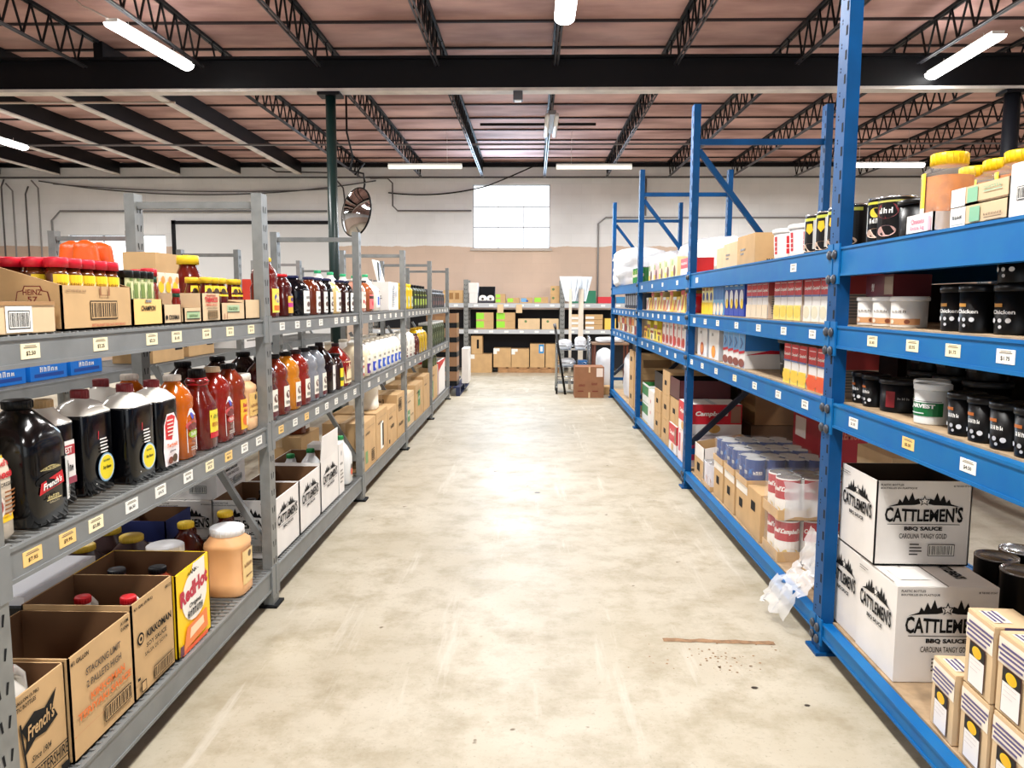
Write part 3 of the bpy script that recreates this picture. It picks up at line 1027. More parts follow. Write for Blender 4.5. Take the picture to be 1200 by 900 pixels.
def wide_jar(name, col, lid, ops, h=.245, w=.14, lr=.055, e=3.6, lz=(.2, .68), lw=.08, cat='jar', clear=False, fillz=.8, lidh=.03):
    P = Proto(name, cat)
    r = w / 2
    prof = [(r * .92, 0), (r, .008), (r * 1.0, h * .20), (r * .97, h * .22), (r * .97, h * .70), (r, h * .72), (r * .97, h * .78), (lr * .98, h - lidh - .005), (lr * .9, h - .01)]
    if clear:
        g = G(); pr = [(r * .90, .003), (r * .95, .012), (r * .95, h * fillz)]
        g.lathe([(a, b, e) for a, b in pr], col, 24); P.part('contents', g)
        g = G(); g.lathe([(p[0], p[1], e if p[1] < h * .8 else 2) for p in prof], JARC, 24, cap=False); P.part('jar_body', g)
    else:
        g = G(); g.lathe([(p[0], p[1], e if p[1] < h * .8 else 2) for p in prof], kmat(col), 28); P.part('jar_body', g)
    P.part('lid', cap_g(lr, h - lidh, h, lid))
    if ops:
        z0, z1 = lz[0] * h, lz[1] * h
        g = G(); prints(g, curvF([(r * 1.0, 0), (r * 1.0, h)], e, 1, z0, lw), lw, z1 - z0, ops, 6); P.part('label', g)
    return P


def bottle(name, body, cap, ops, h=.17, r=.024, neck=.35, cat='bottle', lz=(.15, .6), capc=None, neckc=None, capr=None, sh=.62):
    P = Proto(name, cat)
    cr = capr or r * .45
    prof = [(r * .92, 0), (r, .004), (r, h * sh), (r * .88, h * (sh + .06)), (cr, h * .82), (cr, h * .88)]
    g = G(); g.lathe(prof, gloss(body) if isinstance(body, tuple) else body, 18); P.part('body', g)
    if neckc:
        g = G(); g.lathe([(cr * 1.15, h * .74), (cr * 1.1, h * .88)], neckc, 14); P.part('neck_wrap', g)
    P.part('cap', cap_g(cr * 1.25, h * .86, h, cap, False))
    if ops:
        z0, z1 = lz[0] * h, lz[1] * h
        lw = r * 2.6
        g = G(); prints(g, curvF(prof, 2, 1, z0, lw), lw, z1 - z0, ops, 8); P.part('label', g)
    return P


def can(name, side, ops, h=.178, r=.078, top=None, lw=None, cat='can', lz=(.05, .95), seg=26):
    P = Proto(name, cat)
    tm = top or pm('tin', (190, 192, 196), .25, metal=.9)
    g = G(); g.lathe([(r * .985, .004), (r * .985, h - .004)], side if not isinstance(side, tuple) else gloss(side, .3, .1), seg, cap=False); g.lathe([(r, 0), (r, .005), (r * .97, .006)], tm, seg); P.part('wall', g)
    g = G()
    g.lathe([(r * .97, h - .007), (r, h - .006), (r, h), (r * .96, h), (r * .95, h - .004), (r * .7, h - .004), (r * .68, h - .002), (r * .1, h - .002)], tm, seg)
    P.part('lid', g)
    if ops:
        w = lw or r * 2.4
        z0, z1 = lz[0] * h, lz[1] * h
        g = G(); prints(g, curvF([(r, 0), (r, h)], 2, 1, z0, w), w, z1 - z0, ops, 10); P.part('label', g)
    return P


def tub(name, col, lidc, ops, h=.125, r=.05, taper=.88, cat='tub', lz=(.08, .78), rough=.35, lw=None):
    P = Proto(name, cat)
    prof = [(r * taper, 0), (r * taper * 1.01, .004), (r, h * .86)]
    g = G(); g.lathe(prof, pm('tub_%02x%02x%02x' % col, col, rough), 24); P.part('body', g)
    g = G(); g.lathe([(r * 1.05, h * .85), (r * 1.08, h * .87), (r * 1.08, h * .97), (r * 1.0, h), (r * .92, h), (r * .9, h * .975), (.001, h * .975)], pm('tublid_%02x%02x%02x' % lidc, lidc, .3), 24, cap=True); P.part('lid', g)
    if ops:
        w = lw or r * 2.3
        z0, z1 = lz[0] * h, lz[1] * h
        g = G(); prints(g, curvF(prof, 2, 1, z0, w), w, z1 - z0, ops, 8); P.part('label', g)
    return P


def face_frames(w, d, h):
    return {'F': (flatF((-w / 2, -d / 2, 0), (1, 0, 0), (0, 0, 1)), w, h),
            'R': (flatF((w / 2, -d / 2, 0), (0, 1, 0), (0, 0, 1)), d, h),
            'L': (flatF((-w / 2, d / 2, 0), (0, -1, 0), (0, 0, 1)), d, h),
            'B': (flatF((w / 2, d / 2, 0), (-1, 0, 0), (0, 0, 1)), w, h),
            'T': (flatF((-w / 2, -d / 2, h), (1, 0, 0), (0, 1, 0)), w, d)}


def carton(name, w, d, h, m, faces=None, cat='box', tape=None, seam=True):
    """closed board box with all-round prints; seams on the top flaps"""
    P = Proto(name, cat)
    g = G()
    b = .0018
    h -= .002
    g.box(-w / 2, w / 2, -d / 2, d / 2, b, h - b, m)
    g.box(-w / 2 + b, w / 2 - b, -d / 2 + b, d / 2 - b, 0, h, m)
    if seam:
        g.box(-w / 2 + b, w / 2 - b, -.0012, .0012, h, h + .0006, SLOT)
    ff = face_frames(w, d, h)
    if tape:
        prints(g, ff['T'][0], ff['T'][1], ff['T'][2], [('r', 0, .44, 1, .56, tape)])
        prints(g, ff['R'][0], ff['R'][1], ff['R'][2], [('r', .44, .82, .56, 1, tape)])
        prints(g, ff['L'][0], ff['L'][1], ff['L'][2], [('r', .44, .82, .56, 1, tape)])
    for k, ops in (faces or {}).items():
        F, W, H = ff[k]
        prints(g, F, W, H, ops)
    P.part('box', g)
    return P


def open_box(name, w, d, hf, hb, m, inner=None, faces=None, flaps=None, cat='box'):
    """open-topped board box; hf/hb front and back wall heights; flaps: dict of side -> (length, angle from vertical outward)"""
    P = Proto(name, cat)
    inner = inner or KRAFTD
    g = G(); t = .005
    hf -= .002; hb -= .002
    ri = min(hf, hb)
    # walls
    def slab(a, b, ha, hb_, nx, ny):
        a, b = Vector(a), Vector(b); n = Vector((nx, ny, 0)) * t
        vs = [a, b, b + Vector((0, 0, hb_)), a + Vector((0, 0, ha)), a + n, b + n, b + n + Vector((0, 0, hb_)), a + n + Vector((0, 0, ha))]
        g.add(vs, [(0, 1, 2, 3), (3, 2, 6, 7), (0, 3, 7, 4), (1, 5, 6, 2), (0, 4, 5, 1)], m)
        g.add(vs, [(4, 7, 6, 5)], inner)
    slab((-w / 2, -d / 2, 0), (w / 2, -d / 2, 0), hf, hf, 0, 1)
    slab((w / 2, d / 2, 0), (-w / 2, d / 2, 0), hb, hb, 0, -1)
    slab((w / 2, -d / 2, 0), (w / 2, d / 2, 0), hf, hb, -1, 0)
    slab((-w / 2, d / 2, 0), (-w / 2, -d / 2, 0), hb, hf, 1, 0)
    g.box(-w / 2, w / 2, -d / 2, d / 2, 0, .005, inner)
    ff = face_frames(w, d, hf)
    ffb = face_frames(w, d, min(hf, hb))
    for k, ops in (faces or {}).items():
        F, W, H = (ff if k == 'F' else ffb)[k]
        prints(g, F, W, H, ops)
    P.part('box_walls', g)
    for k, (ln, ang) in (flaps or {}).items():
        g = G()
        F, W, H = ff[k]
        hh = {'F': hf, 'B': hb}.get(k, hf)
        n = (F(0, 0, 1) - F(0, 0, 0))
        u = (F(1, 0, 0) - F(0, 0, 0))
        a0 = F(.004, 0, 0) + Vector((0, 0, hh)); a1 = a0 + u * (W - .008)
        dv = Vector((0, 0, math.cos(ang))) + n * math.sin(ang)
        nn = (n * math.cos(ang) - Vector((0, 0, math.sin(ang)))) * .004
        sk = u * ln * .12
        vs = [a0, a1, a1 + dv * ln - sk, a0 + dv * ln + sk]
        vs += [v - nn for v in vs]
        g.add(vs, [(0, 1, 2, 3), (0, 3, 7, 4), (1, 5, 6, 2), (3, 2, 6, 7)], m)
        g.add(vs, [(4, 7, 6, 5)], inner)
        P.part('flap', g)
    return P


def wrapped_tray(name, nx, ny, cr, ch, canc, ops, trayh=.05, traym=None, tiers=1, cat='wrapped case', top=None):
    """tray of cans under clear film"""
    P = Proto(name, cat)
    w, d = nx * cr * 2 + .012, ny * cr * 2 + .012
    for t in range(tiers):
        for i in range(nx):
            for j in range(ny):
                if 0 < i < nx - 1 and 0 < j < ny - 1: continue
                if j > 0 and i > 0 and i < nx - 1 and tiers == 1 and j < ny - 1: continue
                g = G()
                cx, cy, z0 = -w / 2 + .006 + cr * (2 * i + 1), -d / 2 + .006 + cr * (2 * j + 1), .004 + t * ch
                g.lathe([(cr * .98, z0), (cr * .98, z0 + ch - .004)], canc, 16, cx=cx, cy=cy, cap=False)
                g.lathe([(cr, z0 + ch - .008), (cr, z0 + ch - .001), (cr * .9, z0 + ch - .004), (.001, z0 + ch - .004)], top or pm('tin', (190, 192, 196), .25, metal=.9), 16, cx=cx, cy=cy)
                if ops and (j == 0 or i == nx - 1):
                    for ang in ([-90] if j == 0 else []) + ([0] if i == nx - 1 else []):
                        F0 = curvF([(cr, 0), (cr, ch)], 2, 1, 0, cr * 1.9, ang)
                        prints(g, (lambda a, b, o, F0=F0, cx=cx, cy=cy, z0=z0: F0(a, b, o) + Vector((cx, cy, z0))), cr * 1.9, ch, ops, 6)
                P.part('can', g)
    g = G(); tm = traym or KRAFT
    for x0, x1, y0, y1 in ((-w / 2 - .003, w / 2 + .003, -d / 2 - .003, -d / 2), (-w / 2 - .003, w / 2 + .003, d / 2, d / 2 + .003), (-w / 2 - .003, -w / 2, -d / 2, d / 2), (w / 2, w / 2 + .003, -d / 2, d / 2)):
        g.box(x0, x1, y0, y1, 0, trayh, tm)
    g.box(-w / 2, w / 2, -d / 2, d / 2, 0, .003, tm)
    P.part('tray', g)
    g = G(); H = ch * tiers + .006
    rnd = random.Random(5)
    nxs, ring = 14, []
    prof = [(1.0, .002), (1.012, trayh), (.985, H * .6), (1.0, H * .96), (.97, H + .002)]
    for s_, z in prof:
        R = []
        for k in range(40):
            t = 2 * math.pi * (k + .5) / 40
            c, n_ = math.cos(t), math.sin(t)
            x = math.copysign(abs(c) ** (2 / 9), c) * (w / 2 + .006) * s_; y = math.copysign(abs(n_) ** (2 / 9), n_) * (d / 2 + .006) * s_
            R.append((x + rnd.uniform(-.002, .002), y + rnd.uniform(-.002, .002), z + rnd.uniform(-.002, .002)))
        ring.append(R)
    vs = [v for R in ring for v in R]
    fs = [(i * 40 + k, i * 40 + (k + 1) % 40, (i + 1) * 40 + (k + 1) % 40, (i + 1) * 40 + k) for i in range(len(ring) - 1) for k in range(40)]
    fs.append(tuple((len(ring) - 1) * 40 + k for k in range(40)))
    g.add(vs, fs, FILM, True); P.part('film', g)
    return P


def ground(o, n=1):
    return o
# ------------------------------------------------------------------ left shelving: top shelf
ZT, ZM, ZB = 1.335, .85, .18
Y_, W_, R_, G_, N_ = (250, 204, 30), (244, 242, 236), (196, 30, 34), (40, 120, 60), (24, 40, 96)

P = carton('barcode_box', .225, .12, .078, KRAFTP, {'F': [('r', .18, .05, .60, .85, PAPER), ('b', .22, .15, .56, .72), ('r', 0, .88, 1, 1, (168, 128, 84))]})
P.put(-1.262, 1.80, ZT, LR, 'pale kraft box with a barcode at the left edge of the top grey shelf')

heinz = [('p', [(.10, .22), (.16, .62), (.28, .66), (.32, .80), (.68, .80), (.72, .66), (.84, .62), (.90, .22), (.78, .26), (.22, .26)], MAR),
         ('p', [(.13, .25), (.18, .60), (.30, .63), (.34, .77), (.66, .77), (.70, .63), (.82, .60), (.87, .25), (.77, .285), (.23, .285)], KRAFT),
         ('t', 'HEINZ', .5, .60, .42, .17, MAR, .02), ('t', '57', .5, .38, .22, .17, MAR, .02)]
heinz = [(o[0], [(.55 + .40 * a, .42 + .70 * b) for a, b in o[1]], o[2]) if o[0] == 'p' else (o[0], o[1], .55 + .40 * o[2], .42 + .70 * o[3], o[4] * .40, o[5] * .7, *o[6:]) for o in heinz]
P = open_box('heinz_box', .345, .30, .120, .205, KRAFT, faces={'F': [('b', .36, .22, .76, .66, 1), ('t', 'NOT FOR RETAIL SALE', .18, .88, .26, .05, (120, 90, 60)), ('t', 'RESTAURANT SIZE NOT FOR RESALE', .62, .09, .5, .06, (180, 70, 40)),
                                                       ('r', .50, .78, .52, 1, (150, 100, 60)), ('r', .50, .78, .64, .80, (150, 100, 60)), ('r', .62, .78, .64, 1, (150, 100, 60))], 'L': heinz})
P.name = 'spice_shaker_box'
P.put(-1.362, 2.135, ZT, LR, 'open kraft box of red lidded shakers with a bold barcode on its front')

sp = bottle('spice_shaker', (120, 66, 40), (214, 24, 48), [('r', 0, .18, 1, 1, (246, 206, 40)), ('r', 0, 0, 1, .18, (120, 66, 40)), ('e', .66, .66, .13, .20, (250, 246, 238)), ('e', .66, .66, .09, .14, (60, 30, 24)), ('t', 'CHILI', .28, .80, .36, .06, (120, 30, 24)), ('t', 'CHILI', .28, .62, .36, .06, (120, 30, 24))],
            h=.185, r=.0275, lz=(.10, .76), capr=.0235, sh=.77)
rr_ = [(-1.252, 2.01 + .062 * k) for k in range(5)] + [(-1.31, 2.01 + .062 * k) for k in range(5)] + [(-1.37 - .06 * k, 2.01) for k in range(2)]
for i, (x, y) in enumerate(rr_):
    row = 'front row' if i < 5 else ('second row' if i < 10 else 'near end row')
    k = i if i < 5 else (i - 5 if i < 10 else i - 10)
    sp.put(x, y, ZT + .006, LR, '%s red lidded yellow label shaker in the %s of the kraft box' % (ordw(k), row), 'red lidded spice shakers')

P = open_box('champion_box', .185, .20, .085, .085, pm('orange_kraft', (246, 200, 122), .7), faces={'F': [('t', 'CHAMPION', .5, .66, .5, .2, INK, .03, .2), ('b', .40, .88, .60, .98)]})
P.name = 'yellow_tray_box'
P.put(-1.31, 2.405, ZT, LR, 'small yellow orange tray box of green bottles on the top grey shelf')
gb = bottle('green_label_bottle', (40, 44, 38), (30, 30, 30), [('r', 0, 0, 1, 1, (206, 208, 158)), ('r', .1, .3, .35, .7, (120, 140, 80)), ('r', .5, .1, .8, .5, (120, 140, 80)), ('r', .3, .75, .9, .9, (110, 130, 70))], h=.165, r=.019, lz=(.28, .98), capr=.017)
for i in range(8):
    x, y = -1.243 - .045 * (i // 4), 2.341 + .0425 * (i % 4)
    gb.put(x, y, ZT + .006, LR, '%s pale green labelled bottle in the %s row of the yellow tray' % (ordw(i % 4), 'front' if i < 4 else 'back'), 'pale green labelled bottles')
P = open_box('kraft_tray_box', .125, .20, .068, .068, KRAFTP, faces={'F': [('t', 'COOKMAN', .55, .35, .6, .25, INK, .03), ('c', .12, .35, .12, .12, INK)]}, flaps={'B': (.12, .1)})
P.put(-1.31, 2.57, ZT, LR, 'small kraft tray box with a raised brown back flap')
P = carton('tall_kraft_box', .30, .14, .285, KRAFT, {'F': [('t', 'KRUSTEAZ', .5, .6, .62, .10, INK, .03)], 'L': [('t', 'KRUSTEAZ', .5, .6, .82, .10, INK, .03)]})
P.put(-1.665, 3.40, ZT, LR, 'taller kraft box standing at the back of the top grey shelf')
P = open_box('pepper_sauce_box', .14, .2, .055, .055, KRAFTP, faces={'F': [('r', .12, .25, .88, .78, (168, 196, 150)), ('r', .12, .25, .88, .30, INK), ('r', .12, .74, .88, .78, INK), ('t', 'PEPPER', .5, .5, .5, .2, (110, 140, 90))]})
P.put(-1.31, 2.725, ZT, LR, 'low kraft tray with a green stamp holding pepper sauce bottles')
tb = bottle('pepper_sauce_bottle', (150, 26, 22), (204, 34, 50), [('r', 0, 0, 1, 1, (238, 230, 214)), ('r', .15, .3, .85, .7, (200, 60, 50))], h=.185, r=.024, lz=(.10, .38), neckc=(22, 84, 60), capr=.018)
for i, (x, y) in enumerate(((-1.35, 2.69), (-1.37, 2.75), (-1.44, 2.79))):
    tb.put(x, y, ZT + .006, LR, '%s green necked red sauce bottle behind the green stamped tray' % ordw(i), 'green necked pepper sauce bottles')
tb.put(-1.25, 2.685, ZT + .006, LR, 'small green necked sauce bottle at the front of the low tray', 'green necked pepper sauce bottles', sc=.62)
P = open_box('red_print_box', .165, .2, .108, .108, KRAFTP, faces={'F': [('t', 'EST 1868', .5, .93, .5, .08, R_), ('t', 'TABASCO', .5, .78, .7, .2, R_, .05), ('t', 'PEPPER SAUCE', .5, .6, .6, .08, R_), ('t', 'KEEP THIS END UP', .5, .48, .6, .05, INK), ('b', .28, .12, .80, .40, 1)]})
P.put(-1.31, 2.885, ZT, LR, 'kraft box with red print and a barcode among the small sauce trays')
P = open_box('green_stamp_box', .24, .2, .072, .10, KRAFTP, faces={'F': [('r', .22, .5, .75, .88, (178, 200, 160)), ('r', .22, .46, .75, .5, INK), ('t', 'SAUCE', .48, .68, .4, .2, (110, 140, 90)), ('r', .08, .1, .10, .42, (160, 70, 40)), ('r', .18, .1, .2, .42, (160, 70, 40))]})
P.put(-1.31, 3.10, ZT, LR, 'wider kraft tray with a green stamp under the sunflower label bottles')
P = open_box('plain_tray_box', .17, .2, .085, .085, KRAFTP)
P.put(-1.31, 3.315, ZT, LR, 'plain kraft tray box beside the first full height upright')
sf = bottle('hot_sauce_bottle', (110, 18, 16), (238, 196, 40), [('r', 0, 0, 1, 1, (246, 206, 36)), ('c', .25, .5, .28, .28, (60, 40, 20)), ('c', .7, .5, .28, .28, (60, 40, 20))], h=.165, r=.03, lz=(.55, .80), capr=.02)
for i, (x, y) in enumerate([(-1.29, 3.03), (-1.29, 3.10), (-1.29, 3.17), (-1.29, 3.30), (-1.30, 3.36), (-1.36, 3.06), (-1.36, 3.14)]):
    sf.put(x, y, ZT + .006, LR, '%s dark red sauce bottle with a yellow sunflower shoulder label' % ordw(i), 'sunflower label sauce bottles')
P = bottle('large_sauce_bottle', (126, 30, 22), (250, 210, 40), [('r', 0, 0, 1, 1, (246, 206, 36)), ('c', .3, .5, .25, .25, (60, 40, 20)), ('c', .7, .5, .25, .25, (60, 40, 20))], h=.27, r=.058, lz=(.3, .5), capr=.036)
P.put(-1.475, 3.29, ZT, LR, 'large red sauce bottle with a wide yellow cap left of the upright')
P = carton('floral_pack', .05, .10, .19, (246, 238, 220), {'F': [('c', .3, .7, .12, .12, (250, 214, 60)), ('c', .7, .4, .1, .1, (250, 214, 60)), ('c', .6, .85, .08, .08, (240, 170, 90))], 'L': [('c', .3, .8, .14, .14, (250, 214, 60)), ('c', .7, .5, .1, .1, (240, 200, 120))]}, seam=False)
for i in range(4):
    P.put(-1.50, 2.94 + .06 * i, ZT, LR, '%s white and yellow patterned packet behind the sauce bottles' % ordw(i), 'white and yellow packets')

# top shelf beyond the upright
lab_yel = [('r', 0, 0, 1, 1, (250, 226, 90)), ('e', .5, .62, .28, .2, (60, 60, 160)), ('r', .1, .1, .9, .3, (230, 120, 40)), ('t', 'BBQ', .5, .62, .4, .16, W_)]
P = round_jug('sauce_bottle', (136, 24, 26), (252, 208, 60), lab_yel, h=.285, w=.125, capr=.03, lw=.09)
P.put(-1.29, 3.70, ZT, LR, 'tall dark red sauce bottle with a yellow cap just past the first upright')
P = round_jug('sauce_bottle', (96, 20, 24), (216, 30, 40), [('r', 0, 0, 1, 1, (236, 190, 70)), ('r', 0, .35, 1, .6, (200, 60, 140)), ('e', .5, .8, .2, .12, (80, 50, 120))], h=.215, w=.105, lw=.07)
P.put(-1.28, 3.92, ZT, LR, 'dark bottle with a red cap and an orange and pink label')
white_lab = [('r', 0, 0, 1, 1, W_), ('t', 'Gold', .5, .7, .5, .13, INK, .02, .3), ('e', .5, .4, .18, .12, (90, 60, 50)), ('r', .2, .1, .8, .16, (120, 110, 100))]
for i, (c, w, y, nm) in enumerate([((16, 18, 28), .165, 4.15, 'wide black'), ((140, 58, 40), .12, 4.37, 'rust brown'), ((66, 20, 26), .12, 4.53, 'maroon'), ((26, 22, 26), .09, 4.66, 'narrow black'), ((240, 206, 140), .17, 4.84, 'mustard cream'), ((60, 20, 24), .11, 5.05, 'dark plum'), ((46, 18, 20), .11, 5.19, 'near black plum')]):
    P = round_jug('dressing_jug', c, (34, 40, 84), white_lab, h=.215, w=w, capr=.028, pinch=False, lz=(.06, .62), lw=w * .62)
    P.put(-1.21 - w / 2, y, ZT, LR, '%s dressing jug with a navy cap on the top grey shelf' % nm, 'navy capped dressing jugs')
vin = handle_jug('vinegar_jug', (240, 238, 232), (60, 190, 130), [('r', 0, 0, 1, 1, (250, 250, 248)), ('e', .5, .5, .2, .2, (230, 120, 60))], h=.30, w=.15)
for i, (x, y) in enumerate([(-1.56, 5.60), (-1.56, 5.95), (-1.56, 6.35), (-1.56, 6.75), (-1.4, 6.46)]):
    vin.put(x, y, ZT, LR, '%s white jug with a green cap at the back of the top grey shelf' % ordw(i), 'green capped white jugs')
P = round_jug('drink_jug', (226, 160, 138), (240, 236, 226), [('r', 0, 0, 1, 1, (244, 232, 214)), ('c', .3, .4, .12, .12, R_), ('c', .55, .3, .12, .12, R_), ('c', .75, .5, .1, .1, R_), ('t', 'TEA', .5, .8, .4, .12, (120, 60, 40))], h=.235, w=.19, capr=.03, pinch=False, lz=(.12, .62), lw=.15)
P.put(-1.31, 5.60, ZT, LR, 'peach coloured drink jug with a strawberry label past the second upright')
P = round_jug('drink_jug', (206, 120, 110), (70, 60, 60), [('r', 0, 0, 1, 1, (240, 120, 120)), ('c', .4, .4, .18, .18, (200, 20, 60)), ('r', 0, .7, 1, .9, (60, 40, 40))], h=.235, w=.17, capr=.03, pinch=False, lz=(.08, .55), lw=.12)
P.put(-1.30, 5.88, ZT, LR, 'pink drink jug with a red fruit label beside the strawberry jug')
P = round_jug('drink_jug', (246, 236, 216), (246, 246, 246), [('r', 0, 0, 1, 1, (240, 236, 230)), ('r', .15, .2, .4, .85, (40, 90, 190)), ('r', .6, .2, .85, .85, (40, 90, 190))], h=.235, w=.19, capr=.03, pinch=False, lz=(.12, .55), lw=.12)
P.put(-1.31, 6.12, ZT, LR, 'cream jug with two blue label stripes on the top grey shelf')
P = carton('white_case', .46, .25, .245, WBOX, {'F': small_lines(.3, .6, .1, .9, 12, (130, 150, 170)) + [('c', .7, .6, .12, .12, (190, 200, 210))], 'L': small_lines(.2, .8, .3, .7, 5)})
P.put(-1.345, 6.80, ZT, LR, 'white printed case standing between the second and third uprights')
g = G(); g.box(-.15, .15, -.004, .004, 0, .2, PAPER)
prints(g, flatF((-.15, -.0045, 0), (1, 0, 0), (0, 0, 1)), .3, .2, [('p', [(.05, .05), (.2, .05), (.8, .9), (.6, .95)], INK), ('p', [(.3, .05), (.4, .05), (.95, .8), (.9, .95)], (70, 80, 120))])
o = tag(g.obj('folded_flyer'), 'white folded flyer with dark bands leaning on the white case', 'flyer')
o.location = (-1.335, 6.83, ZT + .243); o.rotation_euler = (math.radians(-14), 0, LR)
yj = wide_jar('pepper_jar', (232, 196, 30), (246, 210, 30), [('r', 0, 0, 1, 1, (200, 210, 190)), ('c', .5, .5, .2, .2, (90, 120, 60))], h=.25, w=.15, lr=.06, lz=(.1, .5))
for i, y in enumerate((7.42, 7.62, 7.82)):
    yj.put(-1.29, y, ZT, LR, '%s yellow pepper jar past the third upright on the top shelf' % ordw(i), 'yellow pepper jars')
dj = wide_jar('pickle_jar', (58, 66, 34), (22, 24, 26), [('r', 0, 0, 1, 1, (176, 200, 70)), ('r', 0, .6, 1, .9, (40, 44, 30))], h=.25, w=.15, lr=.055, lz=(.15, .6))
for i, y in enumerate((8.05, 8.25, 8.45, 8.65, 8.85)):
    dj.put(-1.29, y, ZT, LR, '%s dark green jar with a black lid before the fourth upright' % ordw(i), 'dark lidded jars on the top shelf')
gj = wide_jar('olive_jar', (70, 72, 76), (110, 114, 120), [('r', 0, 0, 1, 1, (120, 70, 66)), ('r', 0, .5, 1, .9, (60, 66, 70))], h=.225, w=.15, lr=.055, lz=(.15, .6))
for i in range(7):
    gj.put(-1.29, 9.35 + .22 * i, ZT, LR, '%s dark grey lidded jar in the farthest bay of the top grey shelf' % ordw(i), 'grey lidded jars at the far end')

# ------------------------------------------------------------------ middle shelf
P = handle_jug('dressing_jug', (226, 212, 190), (240, 236, 230), [('r', 0, 0, 1, 1, (250, 202, 40)), ('t', 'Chef\'s', .62, .90, .5, .09, (200, 40, 40), .02, .3), ('t', 'Caesar', .62, .74, .7, .13, (200, 30, 40), .03, .3), ('t', 'MILK DRESSING', .6, .58, .6, .06, INK), ('c', .35, .25, .2, .2, (240, 230, 220)), ('c', .35, .25, .15, .15, (170, 50, 40))] + small_lines(.55, .95, .1, .5, 6, (150, 90, 40)),
               h=.285, w=.145, rough=.4, lz=(.16, .70), lw=.13)
P.put(-1.305, 1.715, ZM, LR, 'cream dressing jug with a yellow label at the left photo edge')
wl = [('e', .42, .62, .36, .15, (20, 20, 22)), ('t', 'WORCESTERSHIRE', .42, .86, .6, .09, (206, 190, 130), .02, 0, -.9), ('p', [(.08, .38), (.12, .60), (.76, .74), (.80, .50)], (200, 28, 40)), ('t', "French's", .44, .56, .58, .13, W_, .03, .3, 0, .16), ('t', 'SAUCE', .44, .30, .36, .07, (206, 190, 130)), ('t', 'GALLON', .44, .2, .3, .04, (160, 150, 120)), ('r', .22, .24, .66, .26, (206, 190, 130))]
P = round_jug('worcestershire_jug', (16, 14, 16), (18, 18, 20), wl + [('r', .84, .12, 1.22, .98, (226, 226, 222)), ('b', .88, .42, 1.18, .92)] + small_lines(.88, 1.18, .16, .38, 4), h=.315, w=.165, capr=.03, pinch=False, lz=(.10, .52), lw=.12, e=4.5)
P.put(-1.295, 1.885, ZM, LR, 'large black jug with a red banner label second from the left edge')
P = square_jug('soy_sauce_jug', (14, 13, 18), (196, 160, 110), [('r', .1, .2, .9, .98, (236, 232, 228)), ('r', .1, .72, .9, .90, (170, 40, 50)), ('t', 'BEST', .5, .81, .5, .12, W_), ('t', 'YACHI', .5, .5, .6, .15, INK), ('r', .1, .2, .9, .32, (150, 60, 80))], h=.295, w=.10, d=.12, lw=.9, capr=.026)
P.put(-1.335, 2.045, ZM, LR, 'dark square jug with a tan cap and a white label')
soy_ops = [('t', '!', .36, .90, .05, .16, (206, 30, 50), .05, .2)] + [('r', .40, .80 - .06 * i, .40 + .3 + .04 * (i % 2), .825 - .06 * i, W_) for i in range(5)] + \
          [('e', .60, .27, .27, .27, (120, 170, 200)), ('e', .60, .27, .245, .245, (240, 236, 220)), ('e', .60, .27, .225, .225, (238, 216, 40)), ('t', 'KIKKOMAN', .60, .40, .28, .04, (60, 90, 60)), ('t', 'Soy Sauce', .60, .27, .36, .08, (40, 40, 40), .03, .2), ('c', .1, .03, .012, .012, W_)]
P = square_jug('soy_sauce_jug', (12, 13, 18), (128, 30, 36), soy_ops, h=.305, w=.155, d=.115, fill=.775)
P.put(-1.32, 2.195, ZM, LR, 'soy sauce jug with a dark red cap behind the front one')
P.put(-1.275, 2.36, ZM, LR, 'soy sauce jug with a round yellow label and dark red cap')
P.put(-1.43, 2.50, ZM, LR, 'soy sauce jug in the back row between two front jugs')
ter = [('p', [(.08, 0), (.92, 0), (1, .25), (.96, .8), (.75, 1), (.30, 1), (.08, .8), (0, .3)], (250, 240, 240)), ('p', [(.16, .52), (.55, .48), (.80, .92), (.6, .97), (.3, .96), (.14, .8)], (214, 44, 50))] + \
      [('r', .26, .86 - .07 * i, .66, .885 - .07 * i, (250, 230, 220)) for i in range(5)] + [('t', 'Teriyaki', .52, .38, .7, .1, (226, 110, 50), .03, .2), ('t', 'glaze', .52, .27, .4, .06, INK), ('c', .35, .1, .09, .07, (120, 60, 40)), ('c', .62, .12, .1, .08, (80, 60, 40))]
P = square_jug('teriyaki_jug', (16, 15, 18), (128, 30, 36), ter, h=.30, w=.145, d=.115, lz=(.04, .62))
P.put(-1.275, 2.53, ZM, LR, 'dark jug with a red cap and a pink white teriyaki label')


def sauce_lab(accent, word):
    return [('p', [(.02, 0), (.98, 0), (1, .6), (.9, .84), (.62, 1), (.38, 1), (.1, .84), (0, .6)], (248, 244, 240)), ('e', .5, .84, .07, .09, (70, 80, 170)), ('e', .5, .62, .26, .12, (210, 90, 90)), ('e', .5, .58, .20, .09, (120, 50, 50)),
            ('e', .5, .42, .2, .09, accent), ('t', word, .5, .42, .5, .09, W_, .03, .3), ('t', 'sauce', .5, .24, .4, .06, (90, 80, 80)), ('r', .2, .1, .8, .13, (170, 160, 150)), ('r', .2, .05, .8, .08, (170, 160, 150))]
oj = round_jug('orange_sauce_jug', (240, 124, 18), (236, 226, 214), sauce_lab((150, 180, 40), 'Buffalo'), h=.30, w=.135, lz=(.08, .60), lw=.075)
oj.put(-1.285, 2.70, ZM, LR, 'bright orange sauce jug with a cream cap in the front row')
oj.put(-1.45, 2.72, ZM, LR, 'orange sauce jug with a cream cap in the back row left of centre')
P = Proto('ketchup_jug', 'sauce jug')
pr = [(.058, 0), (.064, .01), (.066, .13), (.062, .175), (.040, .22), (.036, .245), (.044, .258), (.036, .27)]
